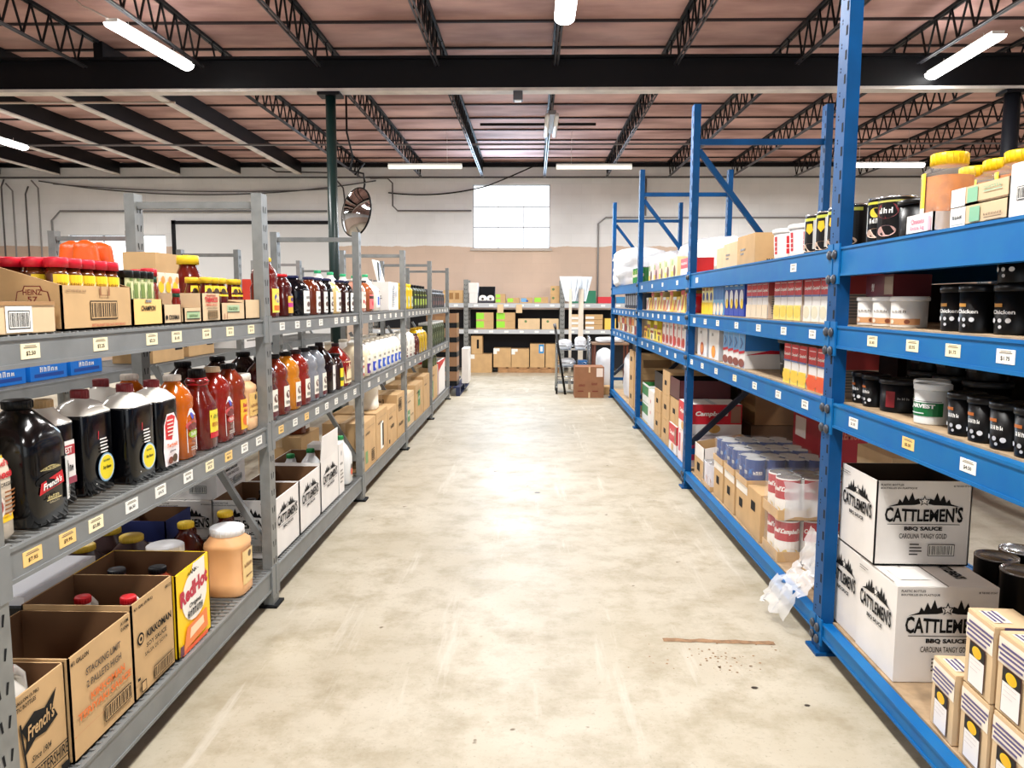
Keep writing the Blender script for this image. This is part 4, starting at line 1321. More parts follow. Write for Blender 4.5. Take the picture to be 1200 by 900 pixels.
g = G(); g.lathe([(a, b, 2.6) for a, b in pr], gloss((124, 18, 20)), 28); P.part('body', g)
P.part('cap', cap_g(.031, .272, .305, (24, 22, 24)))
g = G(); g.lathe([(.041, .245), (.043, .262), (.034, .272)], (196, 30, 44), 20); P.part('neck_ring', g)
g = G(); prints(g, curvF(pr, 2.6, 1, .03, .07), .07, .12, [('r', 0, .25, 1, 1, (236, 214, 60)), ('r', 0, .12, 1, .3, (200, 40, 50)), ('t', 'HOT', .5, .8, .5, .14, (110, 130, 40)), ('t', 'SAUCE', .5, .55, .7, .14, (170, 60, 30))], 6); P.part('label', g)
P.put(-1.275, 2.88, ZM, LR, 'dark red jug with a ringed neck and black cap')
P = round_jug('red_sauce_jug', (170, 34, 20), (232, 206, 170), sauce_lab((190, 60, 60), 'Red Hot'), h=.30, w=.14, lz=(.08, .60), lw=.08)
P.put(-1.285, 3.045, ZM, LR, 'bright red sauce jug with a tan cap and an arched white label')
P = round_jug('red_sauce_jug', (164, 58, 34), (22, 22, 26), [('r', 0, 0, 1, 1, (246, 190, 50)), ('t', 'Red', .5, .80, .6, .15, (190, 30, 60), .04, .2), ('t', 'Hot', .5, .62, .5, .13, (190, 30, 60), .04, .2), ('e', .5, .3, .2, .18, (236, 110, 40)), ('r', .55, .1, .9, .4, (250, 220, 180))], h=.30, w=.13, lz=(.08, .50), lw=.07)
P.put(-1.28, 3.20, ZM, LR, 'brick red sauce jug with a black cap beside the cream jar')
mayo = wide_jar('sauce_jar', (238, 190, 140), (240, 234, 222), [('r', 0, 0, 1, 1, (240, 204, 130)), ('r', .04, .04, .96, .96, (226, 186, 110)), ('e', .6, .8, .12, .12, (90, 70, 50)), ('t', 'Remoulade', .5, .45, .8, .13, (130, 80, 40), .03, .3), ('r', .2, .2, .8, .23, (130, 90, 50))], h=.245, w=.135, lr=.05, lz=(.25, .66), lw=.09)
mayo.put(-1.29, 3.335, ZM, LR, 'cream orange sauce jar with a white lid against the upright')
P = round_jug('dark_syrup_jug', (48, 14, 24), (16, 14, 18), None, h=.30, w=.15, pinch=False, capr=.03)
for i, (x, y) in enumerate([(-1.52, 3.30), (-1.50, 3.62), (-1.5, 3.95)]):
    P.put(x, y, ZM, LR, '%s dark plum jug with a black cap in the back row' % ordw(i), 'dark plum jugs in the back row')
lbl = [('r', 0, 0, 1, 1, (244, 238, 224)), ('e', .5, .66, .2, .16, (100, 70, 60)), ('t', 'Sauce', .5, .35, .7, .14, INK, .02, .3), ('r', 0, 0, 1, .18, (90, 30, 40))]
for i, (c, y, nm, cc) in enumerate([((96, 20, 30), 3.60, 'deep red jug with a dark cap right behind the upright', (30, 20, 26)), ((150, 48, 34), 3.78, 'rust red jug with a pale label left of the mustard jug', (30, 22, 24)), ((238, 170, 30), 3.97, 'mustard yellow jug with a black cap', (30, 26, 26)),
                                    ((172, 44, 44), 4.14, 'rose red jug between the mustard and grey jugs', (50, 24, 30)), ((150, 154, 162), 4.31, 'first grey jug right of the rose red jug', (34, 34, 40)), ((150, 154, 162), 4.48, 'second grey jug beside the big plum jug', (34, 34, 40)), ]):
    P = round_jug('sauce_jug', c, cc, lbl, h=.30, w=.14, lz=(.06, .48), lw=.08)
    P.put(-1.285, y, ZM, LR, nm)
P = handle_jug('syrup_jug', (52, 18, 28), (40, 18, 26), [('r', 0, 0, 1, 1, (236, 230, 226)), ('t', 'SYRUP', .5, .6, .6, .1, INK)], h=.31, w=.18, rough=.15, lz=(.06, .55), lw=.06)
P.put(-1.31, 4.70, ZM, LR, 'big plum coloured jug with a moulded handle on the middle shelf')
P = round_jug('sauce_bottle', (60, 18, 24), (40, 30, 30), [('r', 0, 0, 1, 1, (246, 220, 40)), ('r', 0, .3, 1, .5, (60, 90, 40))], h=.23, w=.1, pinch=False, lz=(.1, .6), lw=.07)
P.put(-1.26, 4.88, ZM, LR, 'short dark bottle with a bright yellow label on the middle shelf')
P = handle_jug('punch_jug', (176, 30, 36), (60, 30, 34), [('r', 0, 0, 1, 1, (240, 222, 176)), ('r', .1, .1, .9, .2, (150, 120, 80)), ('t', 'PUNCH', .5, .7, .6, .12, (160, 60, 40))], h=.285, w=.19, rough=.15, lz=(.08, .58), lw=.15)
P.put(-1.31, 5.09, ZM, LR, 'red handled jug with a tan label before the second upright')
for i, (c, y) in enumerate([((196, 60, 50), 5.52), ((90, 40, 140), 5.74), ((40, 70, 190), 5.95), ((30, 80, 190), 6.15), ((40, 90, 200), 6.34), ((40, 90, 200), 6.53), ((40, 90, 200), 6.72), ((40, 90, 200), 6.91), ((40, 90, 200), 7.09)]):
    P = round_jug('ranch_jug', (238, 222, 190) if i < 2 else (240, 238, 232), (232, 224, 206), [('r', 0, 0, 1, .55, c), ('r', 0, .55, 1, 1, (244, 236, 216)), ('t', 'RANCH', .5, .78, .7, .14, INK), ('e', .5, .28, .18, .16, W_)], h=.265, w=.165, pinch=False, capr=.03, lz=(.10, .60), lw=.10)
    P.put(-1.30, y, ZM, LR, '%s cream dressing jug along the middle shelf past the second upright' % ordw(i), 'cream dressing jugs past the second upright')
    if i % 2 == 0: P.put(-1.48, y + .05, ZM, LR, '%s back row cream jug past the second upright' % ordw(i // 2), 'back row cream jugs')
P = round_jug('white_dressing_jug', (238, 236, 228), (236, 232, 222), lbl, h=.275, w=.18, pinch=False, capr=.03)
for i, y in enumerate((7.45, 7.68, 7.91)):
    P.put(-1.30, y, ZM, LR, '%s white jug right after the third upright on the middle shelf' % ordw(i), 'white jugs after the third upright')
P = round_jug('red_wine_bottle', (110, 24, 28), (60, 20, 24), None, h=.22, w=.1, pinch=False); P.name = 'sauce_bottle'
P.put(-1.26, 8.10, ZM, LR, 'first slim red bottle before the yellow jugs'); P.put(-1.26, 8.24, ZM, LR, 'second slim red bottle touching the yellow jugs')
P = round_jug('mustard_jug', (240, 196, 30), (236, 190, 40), None, h=.27, w=.18, pinch=False, capr=.03)
for i, y in enumerate((8.42, 8.64, 8.86)):
    P.put(-1.30, y, ZM, LR, '%s yellow jug before the fourth upright on the middle shelf' % ordw(i), 'yellow mustard jugs')
P = wide_jar('relish_jar', (54, 66, 38), (226, 228, 226), [('r', 0, .2, 1, .8, (90, 100, 70)), ('c', .5, .5, .15, .15, (150, 160, 120))], h=.30, w=.17, lr=.07)
for i in range(8):
    P.put(-1.31, 9.35 + .2 * i, ZM, LR, '%s dark green jar with a pale lid on the farthest middle shelf' % ordw(i), 'dark green relish jars')

# ------------------------------------------------------------------ bottom shelf
fw = [('t', '4/1 GALLON (3.78L)', .28, .94, .5, .04, INK, .02), ('t', 'PLASTIC BOTTLES', .25, .89, .44, .04, INK, .02),
      ('p', [(.20, .70), (.42, .78), (.60, .74), (.82, .84), (.74, .70), (.82, .58), (.60, .52), (.42, .54), (.24, .46), (.28, .58)], INK), ('p', [(.17, .76), (.20, .76), (.27, .30), (.24, .30)], INK),
      ('t', "French's", .52, .65, .48, .13, KRAFT, .02, .3, 0, .1), ('t', 'Since 1904', .5, .38, .34, .06, INK, .02, .3), ('t', 'WORCESTERSHIRE', .5, .22, .92, .11, INK, .01), ('t', 'SAUCE', .5, .09, .4, .09, INK, .02), ('r', .04, .29, .96, .30, INK), ('r', .04, .145, .96, .155, INK), ('r', .80, .02, .96, .1, INK)]
P = open_box('worcestershire_box', .225, .34, .29, .29, KRAFT, faces={'F': fw})
P.put(-1.395, 1.785, ZB, LR, 'open kraft box with a black flag mark at the bottom left corner')
ter2 = [('t', '4/1 GALLON', .15, .93, .26, .045, INK, .02), ('t', 'A110M', .87, .95, .14, .04, INK), ('t', '01044', .87, .89, .14, .04, INK), ('t', 'STACKING LIMIT', .50, .76, .56, .07, (70, 56, 44), .02), ('t', '2 PALLETS HIGH', .50, .64, .56, .07, (70, 56, 44), .02),
        ('t', 'KIKKOMAN', .55, .50, .56, .075, ORINK, .03), ('t', 'TERIYAKI SAUCE', .50, .39, .86, .075, ORINK, .03), ('b', .46, .12, .92, .28, 1), ('r', .0, .25, .45, .252, (190, 90, 50)), ('r', 0, .245, .02, .25, (190, 90, 50))]
P = open_box('teriyaki_box', .315, .34, .295, .295, KRAFT, faces={'F': ter2, 'L': ter2[:6]})
P.put(-1.385, 2.06, ZB, LR, 'open kraft box printed STACKING LIMIT in dark and orange')
soyb = [('t', '4/1 GAL (3.78 L)', .26, .93, .44, .04, INK), ('t', '00121', .88, .93, .16, .035, INK), ('c', .16, .60, .065, .065, INK), ('c', .16, .60, .045, .045, KRAFT), ('c', .16, .60, .022, .022, INK), ('t', 'KIKKOMAN', .60, .60, .62, .08, INK, .035),
        ('t', 'SOY SAUCE', .52, .49, .5, .05, INK, .02), ('t', 'SALSA DE SOYA', .5, .41, .56, .04, INK, .01), ('b', .42, .06, .92, .20, 1), ('r', .10, .05, .22, .16, INK), ('r', .115, .06, .205, .15, KRAFT), ('r', .02, .2, .08, .23, INK)]
P = open_box('soy_sauce_box', .265, .34, .31, .31, KRAFT, faces={'F': soyb})
P.put(-1.385, 2.355, ZB, LR, 'open kraft box with a small black emblem between teriyaki and yellow boxes')
vj = handle_jug('clear_sauce_jug', (60, 24, 22), (206, 26, 34), None, h=.285, w=.13, bodymat=CLEARP)
for (x, y, l) in [(-1.318, 1.79, 'red capped jug inside the nearest worcestershire box'), (-1.435, 2.34, 'left red capped jug inside the soy sauce box'), (-1.29, 2.345, 'right red capped jug inside the soy sauce box')]:
    vj.put(x, y, ZB + .006, LR, l, sc=1.13 if 'nearest' in l else 1.0)
hot = [('p', [(.30, .62), (.5, 1), (.85, 1), (.85, .62)], (246, 240, 230)), ('e', .52, .62, .34, .30, (246, 240, 230)), ('t', "FRANK'S", .48, .92, .38, .06, INK, .02, 0, -1.2), ('t', 'RedHot', .50, .71, .84, .19, (190, 24, 60), .05, .1, 0, .12), ('t', 'Original', .52, .52, .36, .07, INK, .02, .2), ('t', 'Buffalo', .52, .43, .46, .09, INK, .05, .1),
       ('r', .10, 0, .86, .05, (236, 90, 40)), ('p', [(.12, .05), (.86, .10), (.84, .34), (.24, .30)], (240, 130, 60)), ('p', [(.30, .14), (.74, .18), (.72, .28), (.34, .26)], (250, 220, 180)), ('r', .02, .02, .12, .14, (90, 30, 60))]
P = open_box('hot_sauce_box', .27, .36, .30, .30, pm('yellow_board', (250, 206, 24), .5), faces={'F': hot})
P.put(-1.39, 2.635, ZB, LR, 'bright yellow open box with red slanted lettering on the bottom shelf')
P = round_jug('buffalo_jug', (170, 60, 36), (34, 34, 38), None, h=.285, w=.14, pinch=False)
P.put(-1.33, 2.62, ZB + .006, LR, 'red sauce jug with a black cap inside the yellow box')
P = round_jug('buffalo_jug', (216, 170, 146), (38, 38, 42), None, h=.275, w=.14, pinch=False)
P.put(-1.478, 2.62, ZB + .006, LR, 'pale sauce jug with a black cap at the back of the yellow box')
mayo2 = wide_jar('sauce_jar', (234, 178, 124), (236, 238, 240), [('r', 0, 0, 1, 1, (238, 206, 140)), ('e', .6, .85, .12, .1, (90, 70, 50)), ('t', 'Remoulade', .5, .55, .8, .12, (130, 80, 40), .03, .3), ('r', .2, .2, .8, .24, (130, 90, 50))], h=.255, w=.155, lr=.062, lz=(.16, .66), lw=.09)
mayo2.put(-1.287, 3.14, ZB, LR, 'cream orange jar with a white lid standing right of the yellow box', sc=1.12)
mayo2.put(-1.43, 2.885, ZB, LR, 'cream orange jar with a white lid half hidden behind the yellow box', sc=1.12)
bbq = handle_jug('barbecue_sauce_jug', (92, 30, 22), (240, 204, 50), None, h=.30, w=.15, rough=.12, capr=.03)
bbq.put(-1.463, 3.14, ZB, LR, 'brown handled jug with a yellow cap behind the cream jar')
bbq.put(-1.365, 3.315, ZB, LR, 'brown handled jug with a yellow cap nearest the white open box')
fj = wide_jar('fruit_jar', (44, 16, 18), (214, 180, 60), [('c', .25, .7, .2, .2, (40, 130, 70)), ('c', .6, .55, .22, .22, (196, 40, 60)), ('c', .45, .25, .2, .2, (210, 180, 60))], h=.29, w=.15, lr=.045, lidh=.022)
for i, (x, y) in enumerate([(-1.73, 2.84), (-1.605, 2.965), (-1.748, 3.06)]):
    fj.put(x, y, ZB + .006, LR, '%s dark jar with a yellow lid beside the navy fruit box' % ordw(i), 'dark yellow lidded jars')
nb = [('c', .12, .35, .2, .2, (200, 44, 60)), ('c', .30, .5, .2, .2, (40, 130, 70)), ('c', .45, .25, .16, .16, (210, 180, 60)), ('t', 'UNITED', .7, .6, .44, .2, W_, .03, .2)]
P = open_box('fruit_box', .24, .24, .30, .30, pm('navy_board', (28, 42, 104), .6), faces={'F': nb, 'L': nb})
P.put(-1.675, 3.27, ZB, LR, 'navy blue open box with coloured fruit discs at the back')
P = Proto('stacked_trays', 'tray')
g = G()
for k in range(4):
    z = .07 * k
    g.box(-.2, .2, -.095, .095, z, z + .052, BLACKP); g.box(-.215, .215, -.105, .105, z + .052, z + .06, BLACKP)
P.part('trays', g)
g = G(); g.box(-.2, .2, -.09, .09, .272, .30, FILMW); P.part('clear_lid', g)
P.put(-1.69, 2.50, ZB, LR, 'stack of black trays under a clear lid behind the soy box')

CAT_FLAMES = [('p', [(.12 + .0, .70), (.22, .735), (.24, .79), (.27, .75), (.30, .84), (.335, .77), (.37, .87), (.40, .78), (.44, .80), (.46, .735), (.40, .72), (.25, .715)], INK),
              ('p', [(.88, .70), (.78, .735), (.76, .79), (.73, .75), (.70, .84), (.665, .77), (.63, .87), (.60, .78), (.56, .80), (.54, .735), (.60, .72), (.75, .715)], INK), ('a', .50, .77, .07, INK), ('a', .50, .77, .045, WBOX)]


def cattle(big=True, flav=True):
    ops = list(CAT_FLAMES) + [('t', "CATTLEMEN'S", .5, .60, .82, .15, INK, .03, 0, .35), ('r', .12, .490, .88, .497, INK), ('t', 'BBQ SAUCE', .5, .44, .40, .055, INK, .05)]
    if flav:
        ops += [('t', 'CAROLINA TANGY GOLD', .5, .355, .50, .06, INK, .01), ('b', .56, .12, .84, .26), ('t', 'PLASTIC BOTTLES', .15, .96, .24, .024, INK, .02), ('t', 'BOUTEILLES EN PLASTIQUE', .22, .92, .38, .024, INK, .02), ('t', 'BE THE END OF DAY', .88, .95, .18, .02, INK, .02)] + small_lines(.36, .50, .12, .28, 4, (60, 56, 54))
    return ops
catlogo = [(o[0], *o[1:]) for o in cattle(True, False)]
P = open_box('barbecue_sauce_box', .38, .30, .29, .29, WBOX, faces={'F': cattle(True, False), 'L': cattle()})
P.put(-1.37, 3.73, ZB, LR, 'open white barbecue sauce box just beyond the first upright')
g = handle_jug('dark_jug', (30, 24, 24), (40, 36, 36), None, h=.27, w=.13, rough=.1)
g.put(-1.36, 3.62, ZB + .006, LR, 'left dark jug inside the open white barbecue box'); g.put(-1.36, 3.80, ZB + .006, LR, 'right dark jug inside the open white barbecue box')
P = open_box('barbecue_sauce_box', .38, .27, .29, .29, WBOX, faces={'F': cattle(True, False), 'L': cattle()}  )
P.put(-1.355, 4.13, ZB, LR, 'white barbecue sauce box with a raised front flap')
P = carton('barbecue_sauce_box', .37, .30, .27, WBOX, {'F': cattle(), 'L': cattle()})
P.put(-1.68, 3.78, ZB, LR, 'closed white barbecue box at the back under another'); P.put(-1.675, 3.80, ZB + .27, LR, 'closed white barbecue box on top of the back stack')
P = open_box('barbecue_sauce_box', .40, .30, .30, .30, WBOX, faces={'F': cattle(True, False)}, flaps={'F': (.15, .05)})
P.put(-1.37, 4.55, ZB, LR, 'open white box holding green capped jugs before the second upright')
vg = handle_jug('vinegar_jug', (232, 234, 234), (40, 150, 80), [('e', .5, .65, .16, .16, (60, 40, 30)), ('e', .5, .35, .2, .2, (224, 90, 40)), ('r', .2, .05, .8, .12, (210, 200, 180))], h=.32, w=.15, rough=.25)
for (x, y, l) in [(-1.43, 4.46, 'left green capped vinegar jug inside the open white box'), (-1.36, 4.63, 'right green capped vinegar jug inside the open white box'), (-1.29, 5.08, 'green capped vinegar jug with a tomato label against the second upright')]:
    vg.put(x, y, ZB + .009, LR, l)
P = carton('narrow_white_box', .13, .2, .33, WBOX, {'F': [('e', .5, .8, .05, .05, (180, 180, 180)), ('t', 'SAUCE', .5, .6, .5, .05, INK)] + small_lines(.2, .8, .2, .5, 4)})
P.put(-1.32, 4.83, ZB, LR, 'narrow white box standing left of the last vinegar jug')
P = carton('kraft_case', .42, .28, .36, KRAFT, {'F': [('t', 'HEAVY', .3, .2, .3, .08, INK)]}, tape=KRAFTP)
P.put(-1.62, 5.05, ZB, LR, 'tall kraft case behind the vinegar jugs')
P = handle_jug('cider_jug', (128, 54, 34), (60, 36, 26), [('r', 0, 0, 1, 1, (226, 222, 214)), ('t', 'CIDER', .5, .7, .6, .12, INK)], h=.29, w=.17, rough=.15, lw=.09)
P.put(-1.57, 5.02, ZB + .36, LR, 'brown jug with a white label standing on the tall kraft case')


def kcase(name, w, d, h, ops=None, mm=None):
    return carton(name, w, d, h, mm or KRAFT, {'F': (ops or []) + [('r', .1, .86, .9, .865, (120, 84, 50)), ('t', 'THIS SIDE UP', .3, .75, .36, .05, INK)], 'L': ops or []}, tape=KRAFTP)
grn = [('r', .1, .15, .4, .5, (60, 140, 70)), ('t', 'GREEN', .25, .35, .24, .08, W_), ('t', 'FRESH PACK', .7, .3, .36, .06, INK)]
P = kcase('kraft_case', .42, .30, .36, [('r', .1, .15, .3, .4, (110, 150, 90)), ('b', .6, .1, .85, .35, 1)]); P.put(-1.35, 5.62, ZB, LR, 'first kraft case past the second upright on the bottom shelf')
P = kcase('kraft_case', .46, .34, .37, [('r', .35, .15, .6, .75, PAPER), ('r', .5, .2, .62, .7, INK)]); P.put(-1.37, 6.08, ZB, LR, 'kraft case with white paper label carrying a white jar')
P = kcase('kraft_case', .42, .30, .33, [('t', 'FOOD', .5, .5, .4, .1, INK), ('r', .1, .1, .2, .2, INK)]); P.put(-1.35, 6.54, ZB, LR, 'shorter kraft case after the one carrying the jar')
P = kcase('kraft_case', .40, .30, .40, [('b', .2, .6, .6, .9, 1), ('t', 'KEEP DRY', .5, .3, .6, .08, INK)]); P.put(-1.35, 6.98, ZB, LR, 'tall kraft case just before the third upright')
P = wide_jar('white_tub_jar', (236, 230, 214), (244, 242, 236), None, h=.245, w=.19, lr=.075); P.put(-1.33, 6.10, ZB + .37, LR, 'large blank white jar standing on a kraft case')
P = kcase('kraft_case', .45, .3, .33, grn, KRAFTP); P.put(-1.36, 7.60, ZB, LR, 'pale kraft case with a green mark past the third upright')
P = kcase('kraft_case', .55, .32, .37, [('r', .3, .35, .6, .8, (60, 140, 70)), ('t', 'LIMES', .45, .58, .24, .1, W_)]); P.put(-1.36, 8.14, ZB, LR, 'kraft case with a large green panel in the fourth bay')
P = kcase('kraft_case', .5, .32, .40); P.put(-1.36, 8.72, ZB, LR, 'plain kraft case just before the fourth upright')
P = kcase('kraft_case', .6, .35, .42, [('r', .1, .1, .3, .6, (60, 140, 70))]); P.put(-1.40, 9.62, ZB, LR, 'kraft case with a green stripe in the farthest bay')
P = carton('red_white_case', .8, .3, .44, WBOX, {'F': [('p', [(0, .7), (1, .95), (1, 1), (0, 1)], R_), ('r', 0, 0, .04, 1, R_)], 'L': [('p', [(0, .7), (1, .95), (1, 1), (0, 1)], R_)]}); P.put(-1.38, 10.45, ZB, LR, 'white case with a red slanted band at the far end of the bottom shelf')
P = wide_jar('herb_jar', (80, 90, 50), (150, 150, 120), None, h=.14, w=.13)
for i in range(3): P.put(-1.29, 9.45 + .2 * i, ZB + .42, LR, '%s small green jar on the far kraft case' % ordw(i), 'small green jars on the far kraft case')

# ------------------------------------------------------------------ rack behind the left one and the goods on it
rack_run('grey_shelving', 'second grey shelving run in the next aisle behind the left one', 1, -2.72, -3.30, [3.40, 5.30, 7.20, 9.10, 11.0], [(1.335, .078), (.955, .075), (.18, .11)], 1.885, .045, .075, None, 'grey', {}, {0: 'wire', 1: 'wire', 2: 'wire'})
P = carton('blue_pack', .34, .25, .10, pm('blue_pack_film', (20, 110, 200), .3), {'F': [('r', .1, .2, .9, .4, (10, 60, 140)), ('t', 'WATER', .5, .65, .5, .3, W_)]}, seam=False)
for i in range(4):
    P.put(-2.93, 3.62 + .38 * i, .955, LR, '%s bright blue pack on the shelf of the rear grey rack' % ordw(i), 'blue packs on the rear rack')
P = kcase('kraft_case', .5, .3, .16, [('r', .7, .5, .95, .95, INK)]); P.put(-2.90, 5.75, .955, LR, 'kraft case with a black stamp on the rear grey rack'); P.put(-2.95, 6.45, .955, LR, 'second kraft case on the rear grey rack behind the plum jugs')
ob = Proto('orange_bag', 'bag')
g = G(); g.lathe([(.08, 0, 4), (.105, .03, 4), (.11, .16, 4), (.10, .25, 3), (.09, .28, 6), (.02, .31, 8)], pm('orange_bag_film', (246, 100, 24), .35, bump=.3, scale=20), 24, asp=.6); ob.part('bag', g)
g = G(); prints(g, flatF((-.08, -.068, .03), (1, 0, 0), (0, 0, 1)), .16, .18, [('r', 0, 0, 1, .35, (90, 60, 50)), ('e', .5, .2, .1, .1, (240, 230, 210)), ('t', 'RICE', .5, .62, .7, .24, (90, 30, 20), .04, .2)]); ob.part('print', g)
P = carton('white_carton', .42, .3, .2, WBOX); P.put(-2.92, 5.0, 1.335, LR, 'low white carton under the orange bags on the rear rack')
for i, (x, y) in enumerate([(-2.87, 4.93), (-2.87, 5.10), (-3.0, 5.0)]):
    ob.put(x, y, 1.335 + .2, .25, '%s orange food bag on top of the rear grey rack' % ordw(i), 'orange bags on the rear rack', sc=(.72, .72, .85))
P = carton('stacked_carton', .5, .36, .28, WBOX, {'F': small_lines(.1, .9, .2, .8, 5)}); P.put(-2.95, 7.6, .955, LR, 'white carton on the rear rack seen under the top shelf')
P = carton('red_yellow_carton', .9, .35, .3, (206, 60, 40), {'F': [('r', 0, .3, 1, .6, (240, 190, 60))]}); P.put(-2.95, 8.3, 1.335, LR, 'red carton with a yellow stripe atop the rear grey rack')
P = carton('dark_case', .6, .35, .34, (60, 62, 70)); P.put(-2.95, 8.2, .955, LR, 'dark grey case on the rear rack beside the green column')
g = G(); g.lathe([(.22, 0, 3), (.25, .1, 3), (.2, .2, 3), (.08, .24, 2)], pm('black_sack', (20, 20, 24), .35, bump=.4, scale=12), 24); o = tag(g.obj('black_sack'), 'slumped black sack on the rear rack near the white doors', 'sack'); o.location = (-2.98, 9.8, 1.339)
# ------------------------------------------------------------------ right rack: top shelf
R1, R2, R3, R4 = 1.628, 1.33, 1.03, .137
SPICE = pm('ground_spice', (178, 104, 30), .8, noise=.35, scale=25)
sj = wide_jar('spice_jar', SPICE, (250, 212, 20), [('r', 0, 0, .32, 1, (250, 214, 50)), ('r', 0, 0, .32, .3, (244, 240, 230)), ('r', .06, .1, .1, .9, (90, 60, 30))], h=.235, w=.135, lr=.053, e=2.6, clear=True, fillz=.70, lidh=.036, lz=(.1, .75), lw=.10)
sj.put(1.287, 2.465, R1 + .008, RR + .3, 'large spice jar with a yellow lid standing left of the others')
for i, (x, y) in enumerate([(1.48, 2.66), (1.48, 2.52), (1.46, 2.375), (1.62, 2.44), (1.455, 2.225), (1.45, 2.07)]):
    sj.put(x, y, R1 + (.0 if i else 0), RR + .1 * i, '%s yellow lidded spice jar behind the two level kraft box' % ordw(i), 'yellow lidded spice jars')
P = open_box('white_tray_box', .17, .16, .062, .062, WBOX, faces={'F': [('t', 'Onions', .45, .66, .5, .28, (236, 130, 150), .02), ('t', 'Extra Lg', .45, .30, .5, .24, (236, 130, 150), .02), ('r', .84, .1, .94, .8, (240, 170, 180))]}, inner=WBOX)
P.put(1.285, 2.465, R1, RR, 'small white tray box with faded pink lettering on the top blue shelf')
kb = [('r', .02, 0, .30, 1, PAPER), ('r', .05, .1, .27, .16, (180, 180, 170)), ('t', 'JARS', .16, .5, .18, .2, INK, .02, .2), ('r', .38, .15, .56, .9, (130, 184, 146)), ('t', 'EXPRESS', .78, .4, .3, .12, (120, 90, 60)), ('r', .64, .22, .92, .26, (120, 90, 60))]
P = open_box('kraft_jar_box', .275, .15, .056, .056, KRAFTP, faces={'F': kb})
P.put(1.285, 2.16, R1, RR, 'lower kraft box with a green square and white panel')
P = open_box('kraft_jar_box', .275, .13, .052, .052, KRAFTP, faces={'F': [('r', .02, 0, .28, 1, PAPER), ('r', .32, .1, .5, .9, (130, 184, 146)), ('r', .6, .5, .9, .56, (150, 190, 160)), ('t', 'EXPRESS', .75, .72, .3, .16, (130, 184, 146))]})
P.put(1.275, 2.16, R1 + .057, RR, 'upper kraft box with a green square stacked on its twin')
P = carton('white_label_box', .30, .16, .135, WBOX, {'F': [('b', .1, .3, .35, .55), ('t', 'SPICE', .5, .75, .4, .14, (120, 130, 150))], 'L': []})
P.put(1.285, 1.86, R1, RR, 'white labelled box at the right photo edge of the top blue shelf')
P = tub('black_tub', (14, 14, 16), (24, 24, 26), None, h=.125, r=.085, taper=.95); P.put(1.312, 2.632, R1, RR, 'wide black tub between the black cans and the spice jar')
bc = [('r', 0, 0, 1, 1, (18, 18, 20)), ('r', 0, .90, 1, .96, (200, 196, 60)), ('r', .12, .2, .22, .85, (220, 220, 215)), ('e', .55, .7, .16, .12, (220, 190, 50)), ('t', 'BEANS', .6, .5, .5, .12, W_), ('e', .55, .2, .25, .12, (200, 170, 150))]
P = can('black_can', (18, 18, 20), bc, h=.165, r=.05)
for i, y in enumerate((3.02, 2.91)):
    P.put(1.29 + .06 * (1 - i), y, R1, RR + .55, '%s black can with white print right of the tall blue upright' % ordw(i), 'black cans right of the upright')
P = can('black_can', (20, 16, 18), [('r', 0, 0, 1, 1, (22, 18, 20)), ('e', .5, .7, .3, .2, (120, 30, 36)), ('t', 'Rub', .5, .7, .4, .14, W_, .02, .3), ('e', .5, .2, .25, .14, (190, 150, 140)), ('r', 0, .9, 1, .95, (180, 176, 90))], h=.155, r=.06)
P.put(1.285, 2.79, R1, RR + .55, 'black can with a dark red emblem beside the wide black tub')
P = can('seasoning_can', (30, 28, 30), [('r', 0, 0, 1, 1, (34, 32, 34)), ('r', 0, .88, 1, .96, (196, 200, 70)), ('r', .08, .1, .24, .9, (214, 212, 206)), ('r', .62, .1, .72, .9, (200, 198, 192)), ('p', [(.34, .62), (.5, .5), (.62, .62), (.58, .8), (.38, .8)], (232, 190, 40)), ('e', .5, .14, .3, .12, (206, 176, 150))], h=.178, r=.056)
for i, y in enumerate((3.17, 3.29, 3.42, 3.56)):
    P.put(1.30, y + .02, R1, RR + .55, '%s dark seasoning can left of the tall blue upright on the top shelf' % ordw(i), 'dark seasoning cans on the top shelf')
P = tub('white_tub', (240, 238, 236), (244, 244, 242), [('r', 0, .02, 1, .98, (240, 238, 236)), ('r', .28, .15, .38, .95, (206, 40, 50)), ('r', .28, .28, .38, .31, W_), ('r', .28, .48, .38, .51, W_), ('r', .28, .68, .38, .71, W_), ('r', .62, .15, .72, .95, (206, 40, 50)), ('r', .62, .38, .72, .41, W_), ('r', .62, .58, .72, .61, W_), ('r', .05, .1, .2, .13, INK)], h=.155, r=.105, taper=.93)
P.put(1.34, 3.76, R1, RR + .55, 'white tub with red vertical print nearest the dark cans'); P.put(1.34, 4.0, R1, RR + .55, 'white tub with red vertical print nearest the kraft box')
P = carton('kraft_case', .36, .26, .165, KRAFT, {'F': small_lines(.2, .5, .3, .6, 2), 'R': [('t', 'FOODS', .5, .1, .5, .08, INK)]}, tape=KRAFTP); P.put(1.34, 4.44, R1, RR, 'kraft case beside the white tubs on the top blue shelf')
P = carton('kraft_case', .34, .22, .15, KRAFTP, {'F': small_lines(.2, .5, .3, .6, 2)}); P.put(1.33, 4.82, R1, RR, 'paler kraft case left of the other on the top blue shelf')
P = carton('kraft_case', .2, .2, .14, KRAFTP); P.put(1.34, 5.15, R1, RR, 'small pale kraft case farthest left in its bay on top')
P = carton('orange_carton', .2, .16, .1, (244, 160, 60), {'F': [('e', .5, .5, .3, .3, (180, 70, 40))], 'R': [('e', .5, .5, .3, .3, (200, 90, 40))]}); P.put(1.42, 5.55, R1, RR, 'orange food carton behind the second blue upright')
